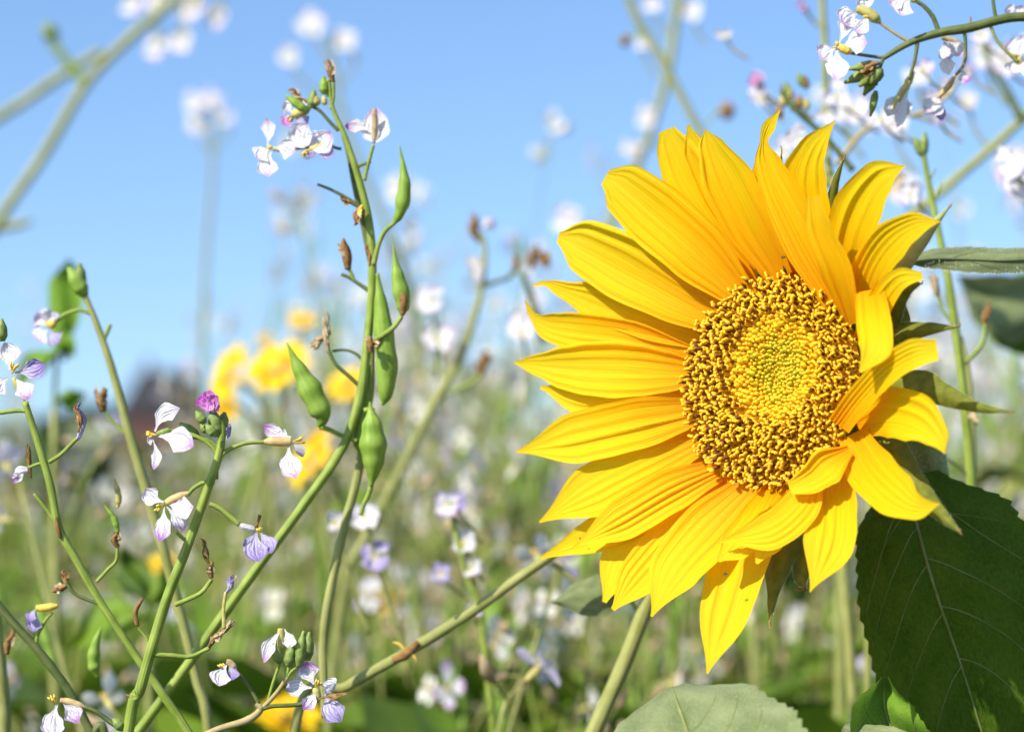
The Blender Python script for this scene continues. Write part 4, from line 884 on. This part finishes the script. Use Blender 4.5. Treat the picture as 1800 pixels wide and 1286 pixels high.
flower(Cp, (22, 655), dC, [(16, 650, 8, 602, 22, 'rad_w', 3, 4), (26, 655, 80, 640, 19, 'rad_p', 3, 4), (26, 664, 50, 702, 17, 'rad_l', -3, 4), (14, 664, -14, 690, 20, 'rad_w', 3, 3)], [(44, 704), (38, 690), (30, 676), (24, 664)], 'calyx', 6, (.2, -.9), 6, 18)
wilted(Cp, 50, 826, 20, 838, dC + .01, 12, 'rad_l'); pedicel(Cp, [(82, 815), (68, 815), (50, 822)], dC + .008, (3.4, 3)); wilted(Cp, 54, 840, 50, 780, dC + .01, 5, 'brown')
bud(Cp, 4, 600, 3, 560, 9, dC)
wilted(Cp, 118, 1028, 92, 1040, dC + .01, 9, 'wilt'); wilted(Cp, 115, 1030, 112, 1000, dC + .012, 7, 'brown'); pedicel(Cp, [(178, 1062), (150, 1052), (130, 1042), (116, 1022)], dC + .008, (3, 3.4), 'stemd')

# ---- plant D: softer stem behind
dD = .86
r0 = W(372, 1330, dD); D = plant('slightly blurred radish stem topped by a hooked green bud against the sky', r0)
st(D, [(372, 1330), (345, 1190), (310, 1050), (275, 920), (248, 830), (222, 740), (196, 645), (172, 575), (150, 520)], dD, [9, 9, 9, 9, 9, 8, 7, 6, 5], 'stem2', down(r0, .03, .03))
bud(D, 150, 520, 120, 470, 14, dD, 'pod'); bud(D, 142, 505, 140, 462, 10, dD, 'bud'); pedicel(D, [(160, 552), (140, 545), (115, 552), (98, 565)], dD, (3.5, 3))
flower(D, (85, 575), dD, [(84, 572, 60, 556, 20, 'rad_w', 2, 3), (84, 572, 84, 545, 18, 'rad_l', 2, 3), (84, 580, 64, 598, 17, 'rad_w', 2, 3), (88, 580, 104, 602, 16, 'rad_p', 2, 3)], [(100, 564), (95, 567), (90, 571), (86, 574)], 'anther', 7, (0, -.5), 4, 10)
wilted(D, 182, 722, 180, 680, dD, 13, 'wilt'); pedicel(D, [(222, 762), (205, 748), (192, 735), (184, 722)], dD, (3.5, 3)); pedicel(D, [(182, 600), (188, 585), (194, 570)], dD, (3.5, 4))

# ---- plant E: dark branch crossing the lower left corner
dE = .80
r0 = W(190, 1340, dE); E = plant('dark green radish branch crossing the lower corner with a small bluish flower', r0)
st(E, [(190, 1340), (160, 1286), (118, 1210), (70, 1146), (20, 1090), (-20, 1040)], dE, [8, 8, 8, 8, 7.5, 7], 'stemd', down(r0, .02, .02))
pedicel(E, [(62, 1135), (68, 1112), (80, 1090), (92, 1076)], dE, (3.5, 3)); flower(E, (70, 1070), dE, [(66, 1076, 58, 1110, 14, 'rad_p', 2, 3), (62, 1070, 52, 1092, 10, 'rad_p', 2, 3)], [(102, 1064), (90, 1066), (76, 1068), (64, 1068)], 'anther', 7, (-1, 0), 0)
pod(E, [(172, 1190), (165, 1165), (168, 1130), (178, 1102)], dE + .03, [3, 11, 11, 6, 1.5], 'pod')
st(E, [(8, 1340), (6, 1250), (-2, 1150), (-10, 1080)], dE + .04, [13, 13, 12, 12], 'stem2', None, 'branch')
wilted(E, 12, 1150, 22, 1105, dE + .02, 9, 'brown')

# ---- plant G: dark arching branch with white flowers, upper right
dG = .80
r0 = W(1990, 1300, dG); G = plant('arching dark radish branch with crumpled white flowers against blue sky', r0)
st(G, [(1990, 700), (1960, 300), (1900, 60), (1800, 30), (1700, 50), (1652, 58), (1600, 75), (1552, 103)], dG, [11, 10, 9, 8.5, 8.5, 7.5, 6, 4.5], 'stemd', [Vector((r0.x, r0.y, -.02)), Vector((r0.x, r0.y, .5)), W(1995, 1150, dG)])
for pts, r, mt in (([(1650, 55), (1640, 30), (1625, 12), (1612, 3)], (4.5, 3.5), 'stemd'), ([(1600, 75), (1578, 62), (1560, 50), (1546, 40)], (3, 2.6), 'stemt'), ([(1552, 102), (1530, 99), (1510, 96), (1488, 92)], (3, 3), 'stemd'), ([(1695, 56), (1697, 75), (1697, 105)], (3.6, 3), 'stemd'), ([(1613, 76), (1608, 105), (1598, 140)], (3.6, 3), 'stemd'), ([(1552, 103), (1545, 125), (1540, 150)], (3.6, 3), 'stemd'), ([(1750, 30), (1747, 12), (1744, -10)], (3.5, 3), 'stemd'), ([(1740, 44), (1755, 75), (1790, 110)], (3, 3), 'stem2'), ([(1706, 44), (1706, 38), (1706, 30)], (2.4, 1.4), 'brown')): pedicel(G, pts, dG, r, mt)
flower(G, (1530, 30), dG, [(1510, 22, 1480, 42, 22, 'rad_w', 4, 3), (1520, 20, 1515, -6, 18, 'rad_w', 3, 2), (1528, 26, 1502, 56, 15, 'rad_w', -3, 4)], [(1546, 40), (1538, 32), (1524, 22), (1506, 16)], 'calyx', 9, (-1, -.3), 3, 12)
flower(G, (1475, 82), dG - .003, [(1470, 84, 1442, 104, 19, 'rad_w', 3, 4), (1470, 86, 1468, 140, 21, 'rad_w', -3, 4), (1480, 82, 1524, 76, 21, 'rad_w', -4, 3), (1474, 78, 1490, 22, 13, 'rad_w', 3, -2)], [(1496, 94), (1490, 90), (1482, 86), (1474, 82)], 'anther', 7, (-.6, -.3), 4, 10)
flower(G, (1590, 0), dG, [(1600, -4, 1562, 8, 17, 'rad_w', 3, 3), (1600, -2, 1584, 28, 19, 'rad_w', 3, 3), (1604, -8, 1580, -26, 18, 'rad_w', 3, 3)], [(1614, 3), (1608, 0), (1604, -3), (1600, -6)], 'calyx', 6, (-1, 0), 0)
flower(G, (1675, 90), dG + .01, [(1660, 70, 1672, 104, 17, 'rad_w', 3, 3), (1664, 72, 1690, 100, 15, 'rad_w', -3, 3), (1690, 120, 1705, 144, 13, 'rad_l', 3, 3), (1668, 90, 1668, 132, 14, 'rad_w', 3, 2)], [(1697, 84), (1685, 76), (1670, 70), (1656, 66)], 'wilt', 5, (0, 1), 0)
for a in ((1540, 112, 1492, 122, 8), (1540, 120, 1484, 146, 10), (1542, 124, 1510, 152, 10), (1545, 124, 1518, 168, 9), (1548, 120, 1530, 148, 11), (1540, 160, 1530, 205, 7)): bud(G, *a, dG + random.uniform(-.005, .005), 'bud')
wilted(G, 1545, 110, 1512, 128, dG - .006, 9, 'brown')
flower(G, (1600, 150), dG + .015, [(1586, 160, 1560, 205, 14, 'rad_w', 3, 3), (1590, 160, 1586, 208, 13, 'rad_w', -3, 3), (1600, 150, 1578, 232, 10, 'rad_w', 3, 2)], [(1606, 125), (1598, 142), (1584, 165), (1568, 195)], 'calyx', 6, (0, 1), 0)
flower(G, (1650, 170), dG + .02, [(1648, 168, 1628, 198, 14, 'rad_w', 3, 3), (1650, 170, 1642, 204, 12, 'rad_w', -3, 3), (1654, 172, 1656, 214, 10, 'rad_p', 2, 2)], [(1680, 130), (1670, 148), (1660, 160), (1648, 172)], 'calyxp', 5, (0, 1), 0); pedicel(G, [(1697, 104), (1692, 118), (1680, 132)], dG + .015, (3, 3), 'stemt')
flower(G, (1790, 100), dG + .03, [(1790, 96, 1768, 80, 20, 'rad_w', 3, 3), (1792, 100, 1796, 62, 20, 'rad_w', 3, 3), (1792, 104, 1782, 130, 18, 'rad_w', 3, 3), (1790, 110, 1812, 116, 18, 'rad_w', 3, 3)], [(1790, 116), (1790, 110), (1790, 106), (1790, 100)], 'calyx', 8, (-1, 0), 4, 12)
flower(G, (1790, 20), dG + .02, [(1780, 28, 1766, 18, 14, 'rad_l', 3, 3), (1784, 28, 1796, 10, 14, 'rad_l', 3, 3)], [(1790, 34), (1788, 32), (1786, 30), (1784, 28)], 'calyx', 6, (-1, 0), 0)

# ---- plant H: thin stem right behind the sunflower's bracts
dH = .90
r0 = W(1712, 1330, dH); H = plant('thin radish stem with forked green tip rising behind the sunflower bracts', r0)
st(H, [(1712, 1330), (1712, 1000), (1706, 830), (1690, 660), (1668, 500), (1648, 400), (1632, 320), (1622, 265)], dH, [9, 9, 8.5, 8, 7, 6, 5, 5], 'stem', down(r0, .0, .0))
bud(H, 1622, 275, 1606, 240, 7, dH, 'bud'); bud(H, 1622, 275, 1626, 232, 8, dH, 'bud'); pedicel(H, [(1693, 640), (1712, 622), (1728, 600), (1732, 570)], dH, (4.5, 4)); wilted(H, 1732, 575, 1736, 530, dH, 8, 'brown')
wilted(H, 1648, 520, 1640, 480, dH, 9, 'wilt'); pedicel(H, [(1682, 580), (1668, 560), (1655, 540), (1648, 518)], dH, (3, 3)); wilted(H, 1706, 700, 1712, 750, dH, 9, 'wilt')
pedicel(H, [(1640, 360), (1650, 335), (1656, 320)], dH, (2.4, 1.5)); pedicel(H, [(1632, 320), (1640, 305), (1645, 296)], dH, (2.4, 1.5)); pedicel(H, [(1712, 850), (1690, 825), (1665, 805)], dH, (4, 3.5), 'stemd'); st(H, [(1710, 830), (1708, 740), (1703, 660), (1690, 590)], dH + .01, [7, 6, 5, 2], 'stem2', None, 'branch')

# ---- thick blurred stalks
def stalk(label, pts, d, r, mat='stem2', root_dx=0, kids=None, dy=.03):
    r0 = W(pts[0][0], pts[0][1], d); e = plant(label, r0 + Vector((root_dx, dy, 0)))
    low = down(r0, root_dx, dy) if r0.z > .2 else []
    st(e, pts, d, r, mat, low)
    if kids: kids(e, d)
    return e
def k_I(e, d):
    st(e, [(150, 150), (128, 120), (100, 85), (86, 55)], d, [9, 8, 8, 12], 'stem', None, 'branch'); bud(e, 92, 70, 82, 40, 15, d, 'bud')
    st(e, [(-40, 230), (40, 180), (110, 132), (180, 90)], d + .12, [9, 9, 9, 8], 'stem2', None, 'branch')
    st(e, [(0, 400), (30, 395), (56, 388)], d + .05, [9, 8, 5], 'stem2', None, 'branch')
    for (x, y_, s) in ((230, 8, 20), (275, 8, 20), (330, 15, 22), (380, 30, 20), (272, 85, 20), (315, 72, 22), (345, 10, 18)):
        f = part_empty('flower', e); q = random.Random(x)
        for k in range(4): a = k * 1.57 + q.random(); rpetal(f, x, y_, x + math.cos(a) * s, y_ + math.sin(a) * s, s * .7, d + .1, 'rad_l' if k == 0 else 'rad_w', 2, 3)
        rtube(f, 'calyx', [(x, y_), (x + 6, y_ - 10), (x + 10, y_ - 20)], d + .1, [5, 6, 3], 'calyx'); pedicel(e, [(x + 10, y_ - 20), (x + 4, y_ - 40), (300, -60)], d + .1, (3, 3), 'stem2')
stalk('thick soft blurred radish stalk slanting up past a stubby bud in open sky', [(-120, 700), (-60, 500), (0, 385), (75, 275), (150, 150), (220, 75), (300, 5), (340, -40)], 1.65, [11, 10, 9.5, 9.5, 9, 9, 8, 7], 'stem2', -.05, k_I)
def k_J(e, d):
    st(e, [(1795, 210), (1770, 160), (1740, 110), (1725, 60)], d - .02, [9, 7, 6, 5], 'stemd', None, 'branch')
    for (x, y_, s) in ((1785, 295, 42), (1590, 330, 32), (1570, 215, 24), (1700, 175, 18), (1730, 95, 26), (1610, 130, 22), (1480, 190, 22)):
        f = part_empty('flower', e); q = random.Random(x)
        for k in range(5): a = k * 1.26 + q.random(); rpetal(f, x, y_, x + math.cos(a) * s, y_ + math.sin(a) * s, s * .62, d + .05, 'rad_w', 2, 3)
        rtube(f, 'calyx', [(x, y_), (x + 4, y_ + 8), (x + 6, y_ + 18)], d + .05, [5, 7, 4], 'calyx'); pedicel(e, [(x + 6, y_ + 18), (x + 12, y_ + 50), (x + 40, y_ + 90)], d + .05, (3, 4), 'stem2')
stalk('thick blurred diagonal radish stalk rising through white blooms behind the sunflower leaf', [(1480, 480), (1560, 420), (1640, 348), (1720, 280), (1795, 212), (1860, 150)], 1.22, [8.5, 8.5, 8.5, 8.5, 8.5, 8], 'stem2', 0, k_J)
def k_J2(e, d):
    st(e, [(1020, 520), (1080, 380), (1140, 240), (1175, 120), (1195, -30)], d + .3, [9, 9, 8, 8, 8], 'stem2', None, 'branch')
    for (x, y_, s) in ((1095, 72, 10), (1275, 195, 15)): rtube(e, 'bud', [(x, y_ - s), (x + 3, y_), (x + 2, y_ + s)], d, [s * .5, s, s * .5], 'brown')
    pedicel(e, [(1240, 220), (1252, 205), (1272, 185)], d, (3, 3)); pedicel(e, [(1135, 62), (1115, 62), (1096, 70)], d, (3, 3))
    for (x, y_, s) in ((1145, 5, 16), (1215, 18, 18), (1135, 205, 18), (1110, 260, 16), (1128, 75, 12), (995, 385, 24)):
        f = part_empty('flower', e); q = random.Random(x)
        for k in range(4): a = k * 1.57 + q.random(); rpetal(f, x, y_, x + math.cos(a) * s, y_ + math.sin(a) * s, s * .8, d + .3, 'rad_w', 2, 3)
        rtube(f, 'calyx', [(x, y_), (x + 4, y_ + 8), (x + 6, y_ + 18)], d + .3, [4, 5, 3], 'calyx'); pedicel(e, [(x + 6, y_ + 18), (x + 12, y_ + 40), (x + 26, y_ + 60)], d + .3, (2.5, 3), 'stem2')
stalk('pair of blurred crossing radish stalks in the sky above the sunflower', [(1330, 460), (1280, 330), (1222, 215), (1160, 100), (1118, 30), (1095, -30)], 1.35, [7, 7, 7, 7, 7, 7], 'stem2', 0, k_J2)
def k_K(e, d):
    rtube(e, 'node', [(735, 1128), (712, 1150), (690, 1160)], d - .0035, [6, 10, 6], 'brown'); rtube(e, 'stipule', [(712, 1142), (702, 1132), (690, 1128)], d - .004, [3, 3, 1], 'anther'); rtube(e, 'stipule', [(722, 1148), (730, 1156), (732, 1164)], d - .004, [3, 3, 1], 'anther')
stalk('pale straight radish stalk leaning diagonally with a brown node below the sunflower', [(520, 1275), (610, 1206), (712, 1148), (830, 1074), (905, 1020), (980, 968), (1100, 880)], .84, [9, 9.5, 10, 9.5, 9, 9, 8], 'stem2', -.02, k_K)
def k_L(e, d):
    leaf('leaf', [(1090, 1040, d), (1060, 1048, d - .004), (1020, 1050, d - .006), (970, 1058, d - .006)], [(8, 20), (36, 42), (32, 30), (2, 2)], 'leaf_under', lambda t, v, w_: .002 * math.cos(2 * v), None, 11, 24, e, mp=tmap(1090, 1040, .4, .5))
    pedicel(e, [(1128, 1090), (1112, 1060), (1090, 1040)], d, (4, 4)); st(e, [(965, 985), (985, 1000), (1020, 1030)], d + .03, [4, 5, 4], 'stem2', None, 'branch')
stalk('stout pale green stalk with one grey green leaf under the lower sunflower petals', [(930, 1560), (975, 1440), (1020, 1340), (1055, 1260), (1095, 1170), (1130, 1080), (1160, 1000), (1200, 880)], .86, [15, 15, 14, 14, 12, 9], 'stem2', -.01, k_L)
def k_M(e, d):
    for (x, y_, x1, y1, w_, mt) in ((845, 425, 826, 375, 12, 'brown'), (850, 400, 870, 385, 14, 'rad_w'), (842, 500, 838, 450, 17, 'rad_w'), (846, 660, 852, 615, 14, 'brown'), (935, 470, 942, 430, 12, 'wilt'), (905, 480, 908, 445, 8, 'brown'), (960, 470, 955, 440, 14, 'brown')): wilted(e, x, y_, x1, y1, d, w_, mt)
    pedicel(e, [(852, 502), (870, 495), (893, 488), (905, 470)], d, (5, 4), 'stemd'); pedicel(e, [(775, 690), (805, 685), (830, 672), (846, 655)], d, (5, 4)); st(e, [(960, 600), (945, 560), (930, 510), (918, 480)], d, [8, 7, 6, 5], 'stemd', None, 'branch')
    for (x, y_, s) in ((915, 575, 26), (755, 525, 26), (770, 590, 28)):
        f = part_empty('flower', e); q = random.Random(x)
        for k in range(4): a = k * 1.57 + q.random(); rpetal(f, x, y_, x + math.cos(a) * s, y_ + math.sin(a) * s, s * .7, d, 'rad_w', 2, 3)
        rtube(f, 'calyx', [(x, y_), (x + 4, y_ + 10), (x + 6, y_ + 22)], d, [5, 7, 4], 'calyx'); pedicel(e, [(x + 6, y_ + 22), (x + 10, y_ + 60), (x + 10, y_ + 140)], d, (3, 4), 'stem2')
stalk('blurred leaning radish stem ending in pale withered flowers between pods and sunflower', [(600, 1060), (640, 950), (700, 835), (760, 715), (812, 620), (845, 510), (852, 440), (846, 410)], 1.15, [8, 8, 8, 8, 7, 6, 5, 4], 'stem2', -.03, k_M)
def k_N(e, d):
    for (x, y_, s, mt) in ((785, 885, 24, 'rad_l'), (800, 880, 20, 'rad_p'), (815, 950, 22, 'rad_w'), (828, 995, 18, 'rad_w'), (775, 1005, 18, 'rad_p'), (832, 1070, 16, 'rad_l'), (590, 915, 18, 'rad_w'), (640, 905, 26, 'rad_w'), (660, 975, 28, 'rad_p')):
        f = part_empty('flower', e); q = random.Random(x + int(y_))
        for k in range(4): a = k * 1.57 + q.random(); rpetal(f, x, y_, x + math.cos(a) * s, y_ + math.sin(a) * s, s * .65, d, mt, 2, 3)
        rtube(f, 'calyx', [(x, y_), (x + 2, y_ + 8), (x + 5, y_ + 18)], d, [5, 7, 4], 'calyx'); pedicel(e, [(x + 5, y_ + 18), ((x + 850) / 2, y_ + 40), (848, y_ + 70)] if x > 700 else [(x + 5, y_ + 18), (x + 20, y_ + 80), (x + 60, y_ + 200)], d, (3, 3), 'stem2')
stalk('blurred radish spike of small purple and white flowers left hanging under the lowest petals'.replace(' left', ''), [(870, 1330), (858, 1200), (845, 1080), (820, 1010), (800, 930), (790, 880)], .98, [6, 6, 6, 5, 5, 4], 'stem', .02, k_N)
stalk('upright blurred green stalk beneath the sunflower bract seen against dark leaves', [(1500, 1340), (1496, 1180), (1488, 1060), (1476, 940)], 1.0, [10, 10, 9, 9], 'stem2', 0)
def k_V(e, d):
    for (x, y_, s) in ((340, 180, 18), (370, 178, 20), (348, 218, 18), (395, 205, 14)):
        f = part_empty('flower', e); q = random.Random(x)
        for k in range(4): a = k * 1.57 + q.random(); rpetal(f, x, y_, x + math.cos(a) * s, y_ + math.sin(a) * s, s * .7, d, 'rad_w', 2, 3)
        rtube(f, 'calyx', [(x, y_), (x + 2, y_ + 6), (x + 4, y_ + 14)], d, [4, 5, 3], 'calyx'); pedicel(e, [(x + 4, y_ + 14), (x + 8, y_ + 30), (375, y_ + 60)], d, (2.5, 2.5), 'stem2')
stalk('faint far blurred radish spike with three pale blooms alone in the sky', [(352, 760), (356, 600), (362, 450), (372, 320), (376, 200)], 2.3, [5, 5, 4.5, 4, 3], 'stem2', 0, k_V)
def k_T(e, d):
    for (x, y_, s) in ((545, 42, 24), (508, 98, 18), (605, 70, 20)):
        f = part_empty('flower', e); q = random.Random(x)
        for k in range(4): a = k * 1.57 + q.random(); rpetal(f, x, y_, x + math.cos(a) * s, y_ + math.sin(a) * s, s * .75, d, 'rad_w', 2, 3)
        rtube(f, 'calyx', [(x, y_), (x + 2, y_ + 6), (x + 4, y_ + 14)], d, [4, 6, 4], 'calyx'); pedicel(e, [(x + 4, y_ + 14), (x + 20, y_ + 40), (590, y_ + 90)], d, (3, 2.5), 'stem2')
stalk('faint blurred radish spike with white blooms behind the top of the pod plant', [(760, 800), (730, 560), (680, 400), (620, 260), (592, 150), (580, 60)], 1.9, [7, 7, 6, 5, 4, 3], 'stem2', 0, k_T)
def k_U(e, d):
    st(e, [(1455, 330), (1452, 200), (1450, 90), (1444, -20)], d + .1, [7, 7, 6, 6], 'stem2', None, 'branch')
    st(e, [(1500, 300), (1450, 240), (1400, 195), (1372, 160)], d - .02, [6, 5, 5, 4], 'stemd', None, 'branch')
    st(e, [(1640, 215), (1580, 200), (1520, 230), (1470, 290)], d + .05, [3, 4, 5, 6], 'stemt', None, 'branch')
    st(e, [(1700, 90), (1680, 150), (1640, 190), (1600, 205)], d, [3, 3, 4, 4], 'stemt', None, 'branch')
    rng = random.Random(77)
    for (x, y_, s, mt) in ((1330, 150, 22, 'rad_w'), (1335, 170, 18, 'rad_w'), (1385, 165, 18, 'rad_p'), (1325, 138, 12, 'rad_m'), (1470, 165, 26, 'rad_w'), (1500, 190, 26, 'rad_w'), (1455, 200, 20, 'rad_w'), (1545, 205, 24, 'rad_w'), (1575, 215, 20, 'rad_w'), (1400, 240, 22, 'rad_w'), (1375, 262, 20, 'rad_w'), (1640, 175, 20, 'rad_l'), (1620, 120, 20, 'rad_l'), (1660, 150, 18, 'rad_w'), (1780, 80, 28, 'rad_w'), (1765, 110, 24, 'rad_w'), (1720, 60, 20, 'rad_w'), (1790, 320, 34, 'rad_w'), (1770, 285, 30, 'rad_w'), (1600, 340, 22, 'rad_w'), (1585, 320, 20, 'wilt'), (1410, 10, 10, 'rad_m'), (1270, 60, 14, 'rad_w'), (1645, 205, 16, 'rad_p'), (1700, 120, 16, 'rad_p')):
        f = part_empty('flower', e); dd = d + rng.uniform(-.02, .15)
        for k in range(4): a = k * 1.57 + rng.random(); q = rng.uniform(.7, 1.15); rpetal(f, x, y_, x + math.cos(a) * s * q, y_ + math.sin(a) * s * q, s * .62, dd, mt, rng.uniform(-4, 4), 3)
        rtube(f, 'calyx', [(x, y_), (x + 5, y_ + 6), (x + 10, y_ + 14)], dd, [4, 6, 3], 'calyx'); pedicel(e, [(x + 10, y_ + 14), (x + 20, y_ + 28), (x + 46, y_ + 44)], dd, (2.6, 3), 'stemt')
    for k in range(10): x, y_ = rng.uniform(1370, 1420), rng.uniform(140, 200); bud(e, x, y_ + 10, x - rng.uniform(-6, 12), y_ - 14, 6, d, rng.choice(('bud', 'calyx', 'brown')))
stalk('radish plant with a cloud of small white blooms and twigs above the sunflower', [(1530, 900), (1520, 700), (1500, 520), (1480, 400), (1462, 310), (1455, 270)], .96, [7, 7, 6, 6, 5, 4], 'stem2', .0, k_U)
# dull grey-green leaves hanging behind the narrow leaf
e = empty('sunflower_plant', (W(1860, 620, 1.2).x, W(1860, 620, 1.2).y, 0)); tag(e, 'blurred neighbouring sunflower leaves hanging below the narrow hairy leaf', 'sunflower')
rr = W(1860, 620, 1.2); mb = MB(); tube(mb, [(rr.x, rr.y, -.02), (rr.x, rr.y, .6), rr, W(1850, 480, 1.2)], [.009, .008, .006, .005], 9, 20); mb.build('stem', 'stem2', e)
leaf('leaf', [(1850, 560, 1.2), (1800, 540, 1.185), (1745, 520, 1.18), (1684, 486, 1.185)], [(20, 30), (70, 60), (62, 42), (2, 4)], 'leaf_under', lambda t, v, w_: .006 * math.cos(3 * v + 4 * t), serr(9, .06), 13, 26, e)
leaf('leaf', [(1850, 560, 1.21), (1820, 590, 1.2), (1770, 580, 1.2), (1715, 545, 1.2)], [(20, 30), (36, 30), (32, 30), (2, 4)], 'leaf_big', lambda t, v, w_: .004 * math.cos(3 * v + 4 * t), serr(9, .06), 13, 26, e)
# green leaves out of focus behind the left plants
def leafy(label, pts_list, d, root_px):
    r0 = W(*root_px, d); e = plant(label, r0); mb = MB(); tube(mb, down(r0, 0, .02) + [r0], [.004, .004, .003, .002], 6, 16); mb.build('stem', 'stem2', e)
    for pts, ws, mt in pts_list: leaf('leaf', [(p[0], p[1], d) for p in pts], ws, mt, lambda t, v, w_: .006 * math.cos(2.5 * v + 3 * t), None, 9, 18, e, mp=tmap(pts[0][0], pts[0][1], .5, .5)); pedicel(e, [root_px, ((root_px[0] + pts[0][0]) / 2, (root_px[1] + pts[0][1]) / 2), pts[0][:2]], d, (4, 4))
leafy('blurred bright green leafy shoot behind the flower at the frame edge', [([(100, 620), (112, 560), (118, 500), (122, 456)], [6, 28, 34, 4], 'leaf_bright'), ([(100, 620), (60, 640), (30, 680)], [6, 24, 3], 'leaf_bright'), ([(100, 700), (125, 700), (150, 690)], [4, 20, 2], 'leaf_bright'), ([(100, 620), (115, 610), (132, 625)], [4, 26, 3], 'leaf_bright')], 1.25, (95, 720))
leafy('blurred dark green leafy shoot behind the wilted blue flower', [([(260, 1060), (235, 1010), (215, 960)], [5, 34, 3], 'f_leaf'), ([(260, 1060), (290, 1030), (300, 980)], [5, 30, 3], 'f_leaf'), ([(258, 1080), (190, 1090), (120, 1140)], [6, 40, 3], 'f_leaf')], 1.15, (262, 1120))
print('objects', len(bpy.data.objects))
